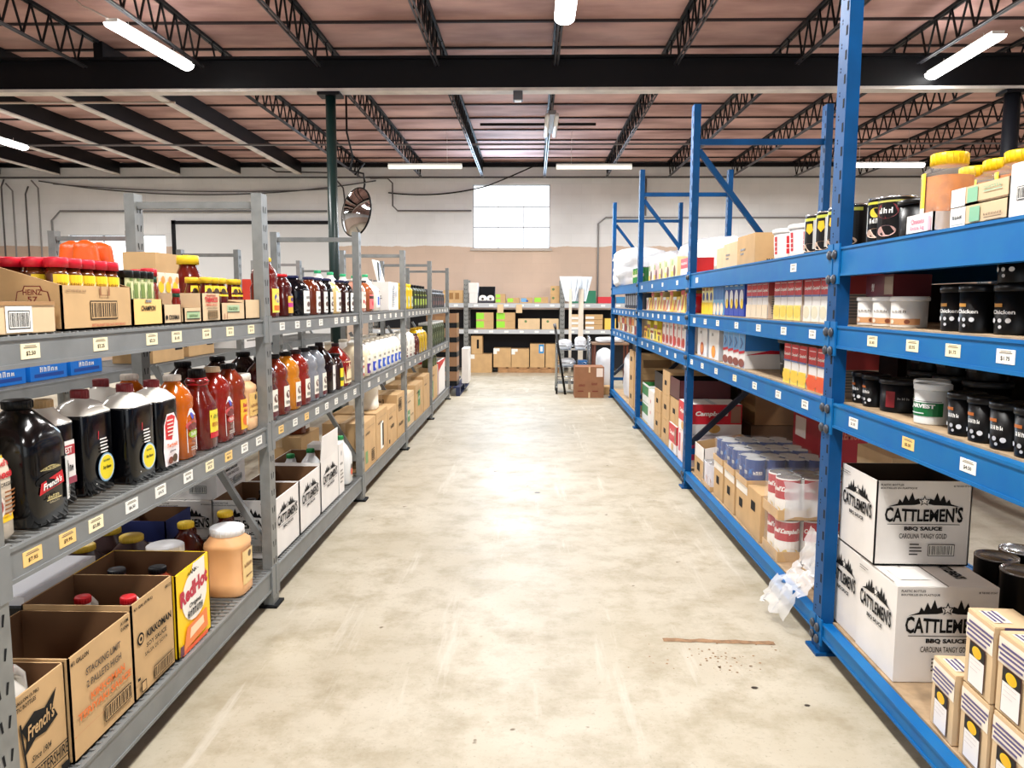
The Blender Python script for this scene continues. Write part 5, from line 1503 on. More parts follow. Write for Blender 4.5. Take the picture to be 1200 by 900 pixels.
P = carton('red_carton', .3, .2, .135, (206, 30, 40), {'F': [('r', 0, 0, 1, .4, (240, 210, 200)), ('t', 'CRACKERS', .5, .7, .8, .16, W_)], 'R': []}); P.put(1.32, 6.25, R1, RR, 'red cracker carton past the second blue upright on top')
for i in range(5):
    P = carton('yellow_carton', .26, .17, .165, [(244, 232, 170), (238, 224, 190), (248, 236, 180), (230, 190, 190), (244, 236, 220)][i], {'F': [('e', .6, .3, .3, .3, (110, 50, 40)), ('r', .1, .6, .4, .9, (150, 180, 90)), ('r', 0, 0, .4, .3, (250, 210, 70))], 'R': [('e', .5, .4, .3, .3, (200, 170, 60))]}, seam=False)
    P.put(1.29, 6.62 + .32 * i, R1, RR, '%s pale yellow dry food carton past the second blue upright' % ordw(i), 'pale yellow cartons on the top shelf')
P = can('green_can', (40, 150, 70), [('r', 0, 0, 1, 1, (40, 150, 70)), ('r', 0, .4, 1, .6, (230, 230, 200)), ('c', .5, .75, .15, .15, (240, 230, 80))], h=.18, r=.075)
for i, y in enumerate((8.85, 9.02, 9.19, 9.36)):
    P.put(1.29, y, R1, RR, '%s green can past the third blue upright on top' % ordw(i), 'green cans on the top blue shelf')
# long film-wrapped bundle
rnd = random.Random(8)
fw_ = pm('bundle_film', (232, 236, 242), .22, bump=.6, scale=9)
P = Proto('film_wrapped_bundle', 'bundle')
def lump(cx, cy, z0, rx, ry, h, n=26, m_=16, amp=.05, e=2.6):
    vs = []; fs = []
    for i in range(m_ + 1):
        ph = i / m_
        zz = z0 + h * ph
        k = math.sqrt(max(.04, 1 - (2 * ph - 1) ** 4 * .95)) if ph > .5 else 1 - (1 - 2 * ph) ** 3 * .12
        for j in range(n):
            t = 2 * math.pi * j / n
            c, s_ = math.cos(t), math.sin(t)
            rr = 1 + amp * (math.sin(5 * t + 6 * ph) * .5 + rnd.uniform(-.5, .5))
            vs.append((cx + math.copysign(abs(c) ** (2 / e), c) * rx * k * rr, cy + math.copysign(abs(s_) ** (2 / e), s_) * ry * k * rr, zz + (rnd.uniform(-.4, .4) * min(.03, h / m_) if 0 < i < m_ else 0)))
    for i in range(m_):
        for j in range(n):
            fs.append((i * n + j, i * n + (j + 1) % n, (i + 1) * n + (j + 1) % n, (i + 1) * n + j))
    fs.append(tuple(range(n))[::-1]); fs.append(tuple(m_ * n + j for j in range(n)))
    return vs, fs
g = G(); v, f = lump(0, 0, 0, .28, .80, .40, n=60); g.add(v, f, fw_, True); P.part('wrapped_body', g)
P.put(1.75, 7.62, R1, 0, 'white film wrapped bundle behind the pale yellow cartons on top')
P = Proto('film_wrapped_bundle', 'bundle')
g = G(); v, f = lump(0, 0, 0, .28, .75, .40, n=60); g.add(v, f, fw_, True); P.part('wrapped_body', g)
g = G(); v, f = lump(-.28, 1.05, -.0, .36, .45, .52, amp=.12); g.add(v, f, fw_, True); P.part('loose_film_end', g)
P.put(1.75, 9.55, R1, 0, 'long white film wrapped bundle bulging over the far top blue shelf')

# ------------------------------------------------------------------ right rack: second shelf
foodop = [('r', 0, .78, 1, 1, (230, 226, 220)), ('e', .5, .18, .4, .12, (196, 130, 80))]
P = tub('white_food_tub', (226, 222, 214), (234, 232, 226), [('r', .0, .02, 1, .30, (206, 150, 100)), ('e', .3, .16, .12, .1, (240, 220, 190)), ('e', .7, .16, .12, .1, (120, 60, 30)), ('t', 'BASE', .5, .62, .4, .12, (120, 110, 100))], h=.105, r=.058, taper=.97)
for i, (x, y) in enumerate([(1.285, 2.93), (1.285, 2.80), (1.29, 2.67)]):
    P.put(x, y, R2, RR + .55, '%s white food base tub on the second blue shelf by the upright' % ordw(i), 'white food base tubs')
P = carton('dark_red_carton', .22, .13, .08, (96, 22, 28), {'F': [('t', 'M', .3, .5, .12, .5, W_), ('r', .7, .1, 1, .9, (150, 130, 110))], 'R': []}); P.put(1.32, 2.83, R2 + .105, RR, 'dark red carton lying on the white food tubs')
P = carton('flat_black_box', .42, .30, .095, (18, 18, 34), {'F': [('t', 'OLIVE', .55, .4, .2, .2, (200, 200, 210))], 'R': [('r', .0, .0, 1, .12, (150, 146, 150))]}, seam=False); P.put(1.52, 2.36, R2, RR, 'flat dark box lying on the second blue shelf near the chicken tubs')
chick = [('r', .18, .66, .42, .76, (196, 140, 60)), ('t', 'Chicken', .42, .52, .52, .12, W_, .03), ('c', .20, .28, .07, .07, (220, 220, 220)), ('c', .38, .28, .06, .06, (200, 200, 200)), ('c', .56, .28, .07, .07, (220, 220, 220)), ('c', .4, .1, .05, .05, (200, 200, 200))]
ct = tub('chicken_base_tub', (14, 14, 15), (26, 26, 28), chick, h=.135, r=.052, taper=.93)
for i, (x, y) in enumerate([(1.29, 2.36), (1.28, 2.24)]):
    ct.put(x, y, R2, RR + .55, '%s small black chicken base tub from the left' % ['first', 'second'][i] + ' on the second blue shelf')
ct.put(1.30, 2.105, R2, RR + .55, 'black chicken base tub carrying another one on its lid', sc=1.0)
ct.put(1.30, 2.105, R2 + .136, RR + .55, 'black chicken base tub stacked on top of another', sc=.99)
P = carton('black_case', .24, .3, .33 * .8, (12, 12, 14)); P.put(1.52, 1.90, R2, RR, 'tall black case behind the stacked chicken tubs')
for i, y in enumerate((2.50, 2.36, 2.22)):
    can('green_can', (28, 84, 50), [('r', 0, 0, 1, 1, (28, 84, 50)), ('e', .5, .6, .3, .12, (220, 225, 215)), ('r', 0, .1, 1, .3, (150, 30, 40))], h=.14, r=.06).put(1.86, y, R2, RR, '%s green can at the back of the second blue shelf' % ordw(i), 'green cans at the back of the second shelf')


def soup(c_low, lowops=None, h=.198, w=.095):
    return carton('soup_carton', w, .17, h, WBOX, {'F': [('r', 0, .60, 1, 1, (204, 28, 38)), ('t', "Campbell's", .5, .74, .94, .10, W_, .03, .3), ('r', .1, .90, .9, .92, (240, 220, 220)), ('r', 0, .56, 1, .60, (90, 110, 170)), ('r', 0, 0, 1, .36, c_low)] + (lowops or []),
                                                   'R': [('r', 0, .60, 1, 1, (176, 60, 56)), ('r', 0, 0, 1, .60, (206, 180, 156))] + small_lines(.1, .9, .1, .6, 8), 'L': []}, seam=False)
P = soup((238, 232, 214), [('e', .4, .2, .2, .14, (226, 214, 180))])
for i in range(4):
    P.put(1.314, 3.17 + .10 * i, R2, RR, '%s red and white soup carton left of the tall blue upright' % ordw(i), 'cream soup cartons on the second shelf')
P = soup((246, 222, 120), [('e', .5, .2, .25, .14, (240, 204, 80))])
for i in range(4):
    P.put(1.314, 3.60 + .10 * i, R2, RR, '%s red and white soup carton with a yellow lower half' % ordw(i), 'yellow soup cartons on the second shelf')
P = soup((236, 214, 180))
for i in range(4):
    P.put(1.314, 4.10 + .10 * i, R2, RR, '%s red topped soup carton with a beige lower half' % ordw(i), 'beige soup cartons on the second shelf')
P = carton('blue_food_carton', .11, .17, .215, (30, 60, 160), {'F': [('r', 0, .75, 1, 1, (60, 140, 210)), ('e', .5, .5, .2, .24, (240, 240, 240)), ('c', .6, .35, .14, .14, (246, 206, 40)), ('r', .2, .84, .8, .9, W_)], 'R': [('c', .5, .3, .2, .2, (246, 206, 40)), ('e', .4, .6, .2, .12, W_)]}, seam=False)
for i in range(4):
    P.put(1.314, 4.56 + .115 * i, R2, RR, '%s dark blue food carton on the second blue shelf' % ordw(i), 'dark blue food cartons')
P = carton('light_blue_carton', .09, .17, .205, (130, 190, 232), {'F': [('r', 0, .5, 1, .9, (60, 130, 200)), ('c', .5, .2, .2, .2, (250, 220, 190))], 'R': []}, seam=False)
for i in range(3):
    P.put(1.314, 5.03 + .095 * i, R2, RR, '%s light blue carton left of the dark blue ones' % ordw(i), 'light blue cartons')
P = carton('yellow_food_carton', .11, .17, .205, (250, 236, 170), {'F': [('r', 0, 0, 1, .4, (248, 208, 30)), ('c', .5, .6, .14, .14, (60, 80, 150)), ('r', .2, .8, .8, .9, (180, 120, 60))], 'R': []}, seam=False)
for i in range(3):
    P.put(1.314, 5.33 + .115 * i, R2, RR, '%s yellow food carton just before the second blue upright' % ordw(i), 'yellow food cartons by the upright')
P = tub('red_tub', (206, 26, 32), (220, 40, 40), [('r', .1, .3, .9, .5, (240, 220, 210))], h=.15, r=.11); P.put(1.33, 6.12, R2, RR, 'round red tub just past the second blue upright')
P = carton('black_case', .3, .28, .2, (20, 20, 24)); P.put(1.60, 6.15, R2, RR, 'black case behind the round red tub')
cols = [(248, 224, 120), (240, 230, 210), (232, 200, 110), (250, 214, 90), (244, 240, 226), (236, 180, 120), (240, 220, 150)]
for i in range(12):
    P = carton('small_mix_carton', .15, .16, .13 + .05 * (i % 3 == 0), cols[i % 7], {'F': [('p', [(.1, .1), (.4, .1), (.9, .8), (.6, .8)], (206, 60, 50)), ('r', 0, .8, 1, 1, [(206, 60, 50), (250, 210, 60), (240, 240, 240)][i % 3])], 'R': []}, seam=False)
    P.put(1.314, 6.34 + .175 * i, R2, RR, '%s small dry mix carton in the row past the red tub' % ordw(i), 'small dry mix cartons on the second shelf')
P = can('dark_can', (50, 56, 70), [('r', 0, 0, 1, 1, (60, 66, 80)), ('r', .2, .2, .4, .9, (226, 226, 226)), ('r', .6, .2, .75, .9, (200, 205, 215))], h=.19, r=.08)
for i in range(8):
    P.put(1.314, 8.86 + .2 * i, R2, RR, '%s dark can in the farthest bay of the second blue shelf' % ordw(i), 'dark cans in the farthest blue bay')

# ------------------------------------------------------------------ right rack: third shelf
bt = [('r', .15, .72, .40, .82, (176, 96, 40)), ('t', 'Beef', .40, .55, .34, .13, W_, .04), ('c', .15, .24, .07, .07, (214, 214, 214)), ('c', .36, .22, .07, .07, (190, 190, 190)), ('c', .56, .20, .08, .08, (220, 220, 220)), ('c', .42, .06, .05, .05, (190, 190, 190))]
P = tub('beef_base_tub', (12, 12, 13), (30, 30, 32), bt, h=.125, r=.049, taper=.92)
for i, (x, y) in enumerate([(1.275, 2.262), (1.272, 2.152), (1.269, 2.042), (1.266, 1.932)]):
    P.put(x, y, R3, RR + .55, '%s black tub to the right of the green banded white tubs' % ordw(i), 'black base tubs right of the white tubs')
for i, (x, y) in enumerate([(1.29, 2.985), (1.285, 2.88)]):
    P.put(x, y, R3, RR + .55, '%s small black tub right of the tall upright on the third shelf' % ordw(i), sc=.95)
P = tub('dark_tub', (20, 18, 22), (40, 38, 40), [('r', .42, .1, .62, .8, (130, 26, 34)), ('t', 'HAM', .8, .5, .25, .1, (120, 120, 120))], h=.115, r=.07, taper=.97); P.put(1.32, 2.755, R3, RR + .55, 'dark tub with a narrow red print on the third blue shelf')
hv = [('r', 0, .18, 1, .66, (16, 110, 56)), ('t', 'HARVEST', .42, .54, .76, .15, W_, .05), ('r', .10, .26, .55, .30, (230, 240, 230)), ('r', .05, .70, .95, .72, (80, 80, 80))]
P = tub('harvest_base_tub', (232, 234, 230), (238, 240, 238), hv, h=.128, r=.052, taper=.97)
P.put(1.345, 2.60, R3, RR + .55, 'white tub with a green band standing behind its twin'); P.put(1.285, 2.475, R3, RR + .55, 'white tub with a green band at the shelf front')
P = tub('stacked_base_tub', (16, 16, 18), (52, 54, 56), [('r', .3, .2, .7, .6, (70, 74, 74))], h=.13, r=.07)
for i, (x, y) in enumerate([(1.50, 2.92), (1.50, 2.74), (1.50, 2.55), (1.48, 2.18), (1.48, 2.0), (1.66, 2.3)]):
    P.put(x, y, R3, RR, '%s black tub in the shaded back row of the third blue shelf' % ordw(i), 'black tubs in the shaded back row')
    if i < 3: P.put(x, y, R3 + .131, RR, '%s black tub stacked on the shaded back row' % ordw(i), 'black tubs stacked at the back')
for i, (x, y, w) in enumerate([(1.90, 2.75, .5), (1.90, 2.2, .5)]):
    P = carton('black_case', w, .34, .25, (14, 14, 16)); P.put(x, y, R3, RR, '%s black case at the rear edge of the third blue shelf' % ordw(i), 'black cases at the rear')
P = soup((238, 120, 50), [('e', .5, .18, .34, .16, (226, 84, 30))], h=.19)
for i in range(3):
    P.put(1.314, 3.17 + .105 * i, R3, RR, '%s soup carton with an orange picture on the third shelf' % ordw(i), 'orange soup cartons on the third shelf')
P = soup((246, 218, 90), [('e', .5, .2, .3, .15, (240, 196, 60))], h=.19)
for i in range(3):
    P.put(1.314, 3.50 + .105 * i, R3, RR, '%s soup carton with a yellow picture on the third shelf' % ordw(i), 'yellow soup cartons on the third shelf')
P = tub('black_pail', (22, 24, 28), (40, 42, 46), [('r', .2, .3, .6, .35, (150, 150, 150))], h=.20, r=.105)
P.put(1.42, 4.10, R3, RR, 'black pail left of the yellow soup cartons'); P.put(1.60, 4.38, R3, RR, 'black pail behind the blue arrow cartons')
P = carton('arrow_carton', .12, .24, .21, WBOX, {'F': [('r', 0, .45, 1, 1, (110, 170, 222)), ('p', [(.2, .85), (.5, .70), (.2, .55), (.35, .55), (.7, .70), (.35, .85)], (20, 60, 140)), ('p', [(0, .38), (1, .45), (1, .52), (0, .46)], (206, 30, 50)), ('e', .5, .15, .3, .12, (140, 70, 50))],
                                                 'R': [('r', 0, .5, 1, 1, (50, 120, 190)), ('p', [(0, .38), (.6, .52), (1, .5), (1, .42), (.5, .42)], (206, 30, 50))]}, seam=False)
for i in range(4):
    P.put(1.345, 4.50 + .125 * i, R3, RR, '%s white carton with blue arrows on the third blue shelf' % ordw(i), 'blue arrow cartons')
P = carton('granola_carton', .30, .2, .215, (240, 236, 230), {'F': [('e', .5, .25, .26, .22, (190, 90, 50)), ('e', .5, .25, .18, .14, (226, 150, 90)), ('t', 'Oat', .4, .8, .2, .1, INK, .02, .2)], 'R': [('r', 0, 0, 1, 1, (196, 196, 198))]}, seam=False)
P.put(1.325, 5.55, R3, RR, 'white cereal carton with a bowl picture at the second blue upright')
P = carton('granola_carton', .28, .2, .21, (240, 236, 230), {'F': [('e', .5, .25, .28, .2, (246, 160, 60)), ('t', 'Oat', .4, .8, .2, .1, INK, .02, .2)], 'R': [('r', 0, 0, 1, 1, (196, 196, 198))]}, seam=False)
P.put(1.325, 5.20, R3, RR, 'white cereal carton with an orange picture beside the arrow cartons')
for i in range(7):
    P = carton('red_cereal_carton', .17, .2, .21, (240, 232, 226), {'F': [('e', .5, .25, .3, .2, (180, 60, 40)), ('r', 0, 0, .3 if i == 3 else .1, 1, (214, 30, 40)), ('t', 'CHEX', .5, .8, .6, .12, (90, 80, 80))], 'R': []}, seam=False)
    P.put(1.325, 6.05 + .185 * i, R3, RR, '%s white carton with a red picture past the second blue upright' % ordw(i), 'red picture cartons on the third shelf')
for i in range(5):
    P = carton('small_yellow_carton', .2, .18, [.12, .2, .12, .19, .13][i], [(246, 216, 90), (250, 226, 60), (244, 230, 190), (226, 206, 60), (246, 190, 60)][i], {'F': [('r', 0, .6, 1, .8, (150, 60, 40)), ('r', .3, .1, .6, .5, (60, 60, 60))], 'R': []}, seam=False)
    P.put(1.314, 7.42 + .22 * i, R3, RR, '%s small yellow carton before the third blue upright' % ordw(i), 'small yellow cartons on the third shelf')
for i in range(9):
    P = carton('mixed_carton', .2, .2, .20, [(220, 200, 170), (150, 30, 40), (236, 226, 210), (200, 150, 100)][i % 4], {'F': [('r', 0, .5, 1, .9, [(206, 50, 40), (240, 220, 190), (240, 150, 60)][i % 3]), ('r', .1, .1, .3, .4, (60, 50, 50))], 'R': []}, seam=False)
    P.put(1.325, 8.86 + .25 * i, R3, RR, '%s mixed food carton in the farthest bay of the third shelf' % ordw(i), 'mixed cartons in the farthest blue bay')

# ------------------------------------------------------------------ right rack: bottom shelf
cs = [(o[0], *o[1:]) for o in cattle(True, False)]
side = [o if o[0] != 'a' else o for o in CAT_FLAMES] + [('t', "CATTLEMEN'S", .5, .60, .82, .14, INK, .03, 0, .35), ('t', 'BBQ SAUCE', .5, .46, .40, .05, INK, .04)] + small_lines(.05, .3, .90, .95, 2)
tp = [('r', 0, .495, 1, .505, (120, 110, 100)), ('t', "CATTLEMEN'S", .5, .75, .5, .12, INK, .05), ('r', .45, .1, .8, .4, (244, 242, 238))] + small_lines(.1, .4, .2, .3, 2) + [('r', .02, .0, .9, .012, (150, 140, 130))]
P = carton('barbecue_sauce_box', .30, .335, .337, WBOX, {'R': cattle(), 'F': side, 'T': tp})
P.put(1.395, 2.66, R4, RR, 'nearest lower white barbecue sauce box on the blue rack')
P = carton('barbecue_sauce_box', .27, .335, .337, WBOX, {'F': side, 'T': tp})
P.put(1.40, 2.95, R4, RR, 'lower white barbecue sauce box against the tall blue upright')
P = open_box('barbecue_sauce_box', .31, .335, .31, .31, WBOX, inner=pm('dark_board_inner', (60, 46, 36), .9), faces={'R': cattle(), 'F': side})
P.put(1.40, 2.865, R4 + .339, RR, 'open white barbecue sauce box on top of the two others')
kc = [('r', 0, .62, 1, .94, (246, 236, 220)), ('r', .05, .72, .9, .75, (90, 80, 130)), ('r', .0, .78, .95, .81, (90, 80, 130)), ('r', .1, .84, 1, .87, (90, 80, 130)), ('r', .05, .66, .8, .69, (90, 80, 130)), ('r', .20, .05, .80, .62, (80, 40, 40)), ('r', .22, .06, .78, .44, (244, 240, 238)), ('r', .22, .44, .78, .61, (30, 24, 30)),
      ('e', .5, .52, .11, .075, (250, 206, 20)), ('e', .5, .52, .09, .06, (240, 186, 10)), ('r', .3, .40, .7, .405, (190, 180, 180)), ('r', .3, .34, .7, .345, (190, 180, 180)), ('r', .3, .28, .6, .285, (190, 180, 180))]
kt = [('r', .2, .1, .8, .5, (246, 236, 220)), ('r', .2, .15, .75, .2, (90, 80, 130)), ('r', .25, .25, .8, .3, (90, 80, 130)), ('r', .2, .36, .7, .41, (90, 80, 130))]
P = carton('vanilla_box', .135, .12, .215, KRAFTP, {'F': kc, 'T': kt, 'R': [('r', .2, .93, .8, 1, (90, 80, 130))]}, seam=False)
P.put(1.285, 2.195, R4, RR - .06, 'small kraft box with a yellow circle standing alone leftmost')
P.put(1.285, 2.035, R4, RR - .03, 'lower kraft box with a yellow circle in the left stack'); P.put(1.285, 2.035, R4 + .216, RR - .05, 'upper kraft box with a yellow circle in the left stack')
P.put(1.285, 1.885, R4, RR, 'lower kraft box with a yellow circle in the right stack'); P.put(1.285, 1.885, R4 + .216, RR - .02, 'upper kraft box with a yellow circle in the right stack')
P.put(1.44, 2.04, R4, RR, 'kraft box standing in the second row beside the left stack'); P.put(1.44, 1.90, R4 + .0, RR, 'kraft box standing in the second row beside the right stack'); P.put(1.445, 1.93, R4 + .216, RR, 'kraft box in the raised second row by the right edge')
P = can('black_can', (16, 14, 15), None, h=.178, r=.075)
for i, (x, y) in enumerate([(1.90, 2.94), (1.76, 2.86), (1.92, 2.76), (1.76, 2.70), (1.92, 2.60)]):
    P.put(x, y, R4 + .151, RR, '%s black can with a silver lid right of the white barbecue boxes' % ordw(i), 'black cans with silver lids')
P = carton('dark_tray_case', .62, .40, .15, (40, 24, 22), seam=False); P.put(1.87, 2.76, R4, RR, 'dark flat case beneath the silver lidded black cans')
P = carton('maroon_case', .34, .40, .40, (52, 26, 26), {'F': [], 'R': [('r', .1, .4, .9, .8, (70, 30, 28))]}, seam=False); P.put(1.90, 2.22, R4, RR, 'dark maroon case at the right edge behind the kraft boxes')
P = can('black_can', (16, 14, 15), None, h=.06, r=.085); P.put(1.84, 2.20, R4 + .40, RR, 'silver topped can on the dark maroon case')

# bay left of the tall upright
P = open_box('low_tray', .34, .42, .06, .06, KRAFT); P.put(1.475, 3.33, R4, RR, 'low empty kraft tray with loose clear film')
P = Proto('loose_film', 'plastic film')
rnd = random.Random(3); g = G()
def sheet(pts0, pts1, n=14, amp=.02):
    vs = []
    for j in range(7):
        t = j / 6
        for i in range(n):
            s_ = i / (n - 1)
            a = Vector(pts0[0]).lerp(Vector(pts0[1]), s_); b = Vector(pts1[0]).lerp(Vector(pts1[1]), s_)
            p = a.lerp(b, t)
            vs.append(p + Vector((rnd.uniform(-amp, amp), rnd.uniform(-amp, amp) * .6 + amp * math.sin(s_ * 19), amp * math.cos(s_ * 13 + t * 4))))
    fs = [(j * n + i, j * n + i + 1, (j + 1) * n + i + 1, (j + 1) * n + i) for j in range(6) for i in range(n - 1)]
    return vs, fs
FILMT = mat('crumpled_film', (.95, .96, .98), .2, alpha=.45)
for a, b in ((((1.30, 3.22, .42), (1.26, 3.42, .40)), ((1.225, 3.18, .225), (1.225, 3.46, .23))), (((1.225, 3.18, .225), (1.225, 3.44, .23)), ((1.145, 3.20, .165), (1.14, 3.44, .17))), (((1.145, 3.20, .165), (1.14, 3.44, .17)), ((1.09, 3.24, .04), (1.05, 3.42, .08))), (((1.42, 3.20, .34), (1.40, 3.5, .28)), ((1.225, 3.18, .235), (1.225, 3.46, .235)))):
    v, f = sheet(a, b, amp=.013); g.add(v, f, FILMT, True)
for a, b in ((((1.235, 3.70, .54), (1.62, 3.70, .55)), ((1.24, 3.685, .36), (1.55, 3.685, .40))),):
    v, f = sheet(a, b, n=18, amp=.007); g.add(v, f, FILMT, True)
P.part('sheet', g); P.put(0, 0, .0, 0, 'crumpled clear film hanging over the blue bottom beam')
csoup = [('r', 0, 0, 1, 1, (238, 234, 228)), ('r', 0, .48, 1, .96, (176, 24, 34)), ('t', "Campbell's", .5, .72, .9, .16, W_, .03, .3), ('e', .5, .2, .2, .1, (226, 200, 120))]
P = wrapped_tray('soup_can_case', 2, 4, .058, .20, (232, 228, 222), csoup, .05)
P.put(1.46, 3.84, R4, RR, 'lower wrapped case of red and white soup cans'); P.put(1.455, 3.84, R4 + .211, RR, 'upper wrapped case of red and white soup cans under loose film')
P = carton('kraft_case', .25, .3, .26, KRAFT, {'F': [('r', .3, .55, .62, .75, INK)], 'R': [('r', .7, 0, .74, 1, (130, 90, 50))]}); P.put(1.37, 4.14, R4, RR, 'kraft case with a black slot mark beside the soup can cases')
blue_ops = [('r', 0, 0, 1, 1, (20, 60, 130)), ('e', .5, .5, .36, .22, (40, 110, 190)), ('t', 'MILK', .5, .5, .5, .14, W_)]
P1 = wrapped_tray('blue_can_case', 2, 4, .056, .15, (30, 70, 140), blue_ops, .04, top=pm('tin_pale', (216, 218, 220), .35, metal=.6))
P2 = carton('kraft_case', .235, .45, .235, KRAFT, {'F': [('r', .3, .4, .6, .62, INK), ('r', 0, .8, 1, 1, (236, 230, 220))], 'R': []})
for i, y in enumerate((4.40, 4.68, 4.96)):
    P2.put(1.45, y, R4, RR, '%s kraft case under the blue can cases' % ordw(i), 'kraft cases under the blue can cases')
    P1.put(1.45, y, R4 + .237, RR, '%s film wrapped case of blue cans from the tall upright' % ordw(i), 'wrapped blue can cases')
    if i < 2: P1.put(1.94, y + .02, R4, RR, '%s film wrapped case of blue cans on the shaded back half' % ordw(i), 'wrapped blue can cases at the back')
P = open_box('cut_case', .30, .34, .24, .30, WBOX, inner=KRAFT, faces={'F': [('r', 0, 0, 1, .6, KRAFT), ('r', .3, .2, .62, .45, INK)], 'R': []}); P.put(1.40, 5.56, R4, RR, 'white edged open case at the second blue upright')
P = wrapped_tray('mixed_can_case', 2, 3, .06, .17, (214, 210, 214), [('r', 0, 0, 1, 1, (214, 212, 220)), ('e', .5, .3, .2, .2, (180, 120, 80))], .03); P.put(1.40, 5.26, R4, RR, 'wrapped case of pale cans left of the blue can cases')
P = carton('premium_case', .5, .30, .34, (150, 20, 36), {'R': [('t', 'Red PREMIUM', .5, .6, .8, .16, (190, 110, 90), .02, .2), ('e', .25, .3, .1, .1, INK)], 'F': [('r', .1, .4, .5, .8, (210, 200, 196))]}); P.put(1.98, 5.1, R4 + .236, RR, 'dark red case at the back of the bottom blue shelf')
P = carton('kraft_case', .5, .42, .235, KRAFT); P.put(1.93, 5.12, R4, RR, 'kraft case beneath the dark red case')
P = carton('kraft_case', .42, .38, .30, (120, 84, 54)); P.put(1.93, 3.95, R4, RR, 'brown kraft case in the shade behind the soup cans'); P = carton('kraft_case', .40, .34, .22, KRAFTP); P.put(1.94, 3.95, R4 + .30, RR, 'brown kraft case stacked on another in the shade')
P = open_box('snack_tray', .22, .3, .08, .10, (150, 60, 40), faces={'R': [('r', .1, .2, .9, .8, (210, 100, 50))]}); P.put(1.50, 5.30, R4 + .182, RR, 'small brown snack tray on the wrapped pale cans')
# bays further along
rc = [('r', 0, .35, 1, 1, (206, 26, 44)), ('t', "Campbell's", .45, .68, .6, .2, W_, .04, .2), ('e', .5, .2, .2, .14, (220, 170, 90)), ('r', .8, .4, .98, .95, (150, 110, 90))]
PR = carton('red_white_case', .34, .42, .24, (240, 234, 230), {'F': rc, 'R': rc, 'T': [('r', 0, .45, 1, .55, (200, 204, 208))]})
PR.put(1.42, 6.10, R4 + .25, RR, 'red and white soup case past the second blue upright')
P = carton('pink_white_case', .34, .42, .248, (240, 226, 226), {'F': [('r', .1, .3, .3, .9, (206, 60, 90)), ('e', .6, .4, .2, .3, (226, 190, 170))], 'R': [('r', .05, .2, .2, .9, (206, 40, 80))]}); P.put(1.42, 6.10, R4, RR, 'pink and white case under the red soup case')
PR.put(1.42, 6.52, R4, RR, 'red and white soup case standing directly on the bottom shelf')
KC = carton('kraft_case', .36, .40, .22, KRAFT, {'R': [('r', .1, .45, .9, .5, (130, 90, 50)), ('t', 'FOODS', .5, .7, .5, .14, INK)], 'F': [('r', .3, .4, .6, .6, INK)]})
for i, (y, z) in enumerate([(6.95, 0), (6.95, .22), (6.95, .44), (7.4, 0), (7.4, .22), (6.52, .241)]):
    KC.put(1.42, y, R4 + z, RR, '%s kraft case in the third bay of the bottom blue shelf' % ordw(i), 'kraft cases in the third blue bay')
P = open_box('maroon_crate', .44, .42, .17, .17, (80, 26, 32), inner=pm('dark_inner', (30, 20, 20), .8)); P.put(1.43, 6.53, R4 + .464, RR, 'dark maroon crate on the stacked cases in the third blue bay')
P = carton('white_case', .34, .36, .38, WBOX, {'F': [('c', .5, .7, .05, .05, (206, 40, 50)), ('c', .5, .4, .05, .05, (206, 40, 50))], 'R': [('r', .4, .2, .6, .8, (226, 120, 130))]}); P.put(1.40, 7.82, R4, RR, 'white case with red dots before the third blue upright')
P = open_box('black_crate', .5, .44, .16, .16, (24, 24, 28), inner=SLOT); P.put(1.45, 7.41, R4 + .44, RR, 'black crate on kraft cases before the third blue upright')
KC2 = carton('kraft_case', .40, .40, .23, KRAFT, {'R': [('r', .1, .3, .9, .7, (130, 96, 60))], 'F': [('r', .3, .4, .6, .65, INK)]})
k = 0
for y in (8.95, 9.45):
    for z in (0, .23, .46):
        KC2.put(1.43, y, R4 + z, RR, '%s kraft case with a black mark in the farthest blue bay' % ordw(k), 'kraft cases in the farthest blue bay'); k += 1
P = open_box('produce_crate', .45, .4, .2, .2, (236, 238, 236), inner=(60, 140, 70), faces={'R': [('r', 0, .4, 1, .9, (50, 130, 70))], 'F': [('r', 0, .4, 1, .9, (50, 130, 70))]})
for i, z in enumerate((0, .2)): P.put(1.43, 8.25, R4 + z, RR, '%s green and white crate before the third blue upright' % ['lower', 'upper'][i])
P = open_box('black_crate', .5, .44, .14, .14, (24, 24, 28), inner=SLOT); P.put(1.46, 9.2, R4 + .69, RR, 'black crate on the kraft stack in the farthest blue bay')
P = Proto('white_sack', 'sack'); g = G(); v, f = lump(0, 0, 0, .2, .5, .62, amp=.06); g.add(v, f, fw_, True); P.part('sack', g)
P.put(1.45, 10.3, R4, 0, 'first white film covered sack in the farthest blue bay'); P.put(1.85, 9.3, R4, 0, 'white film covered sack at the back of the farthest blue bay')

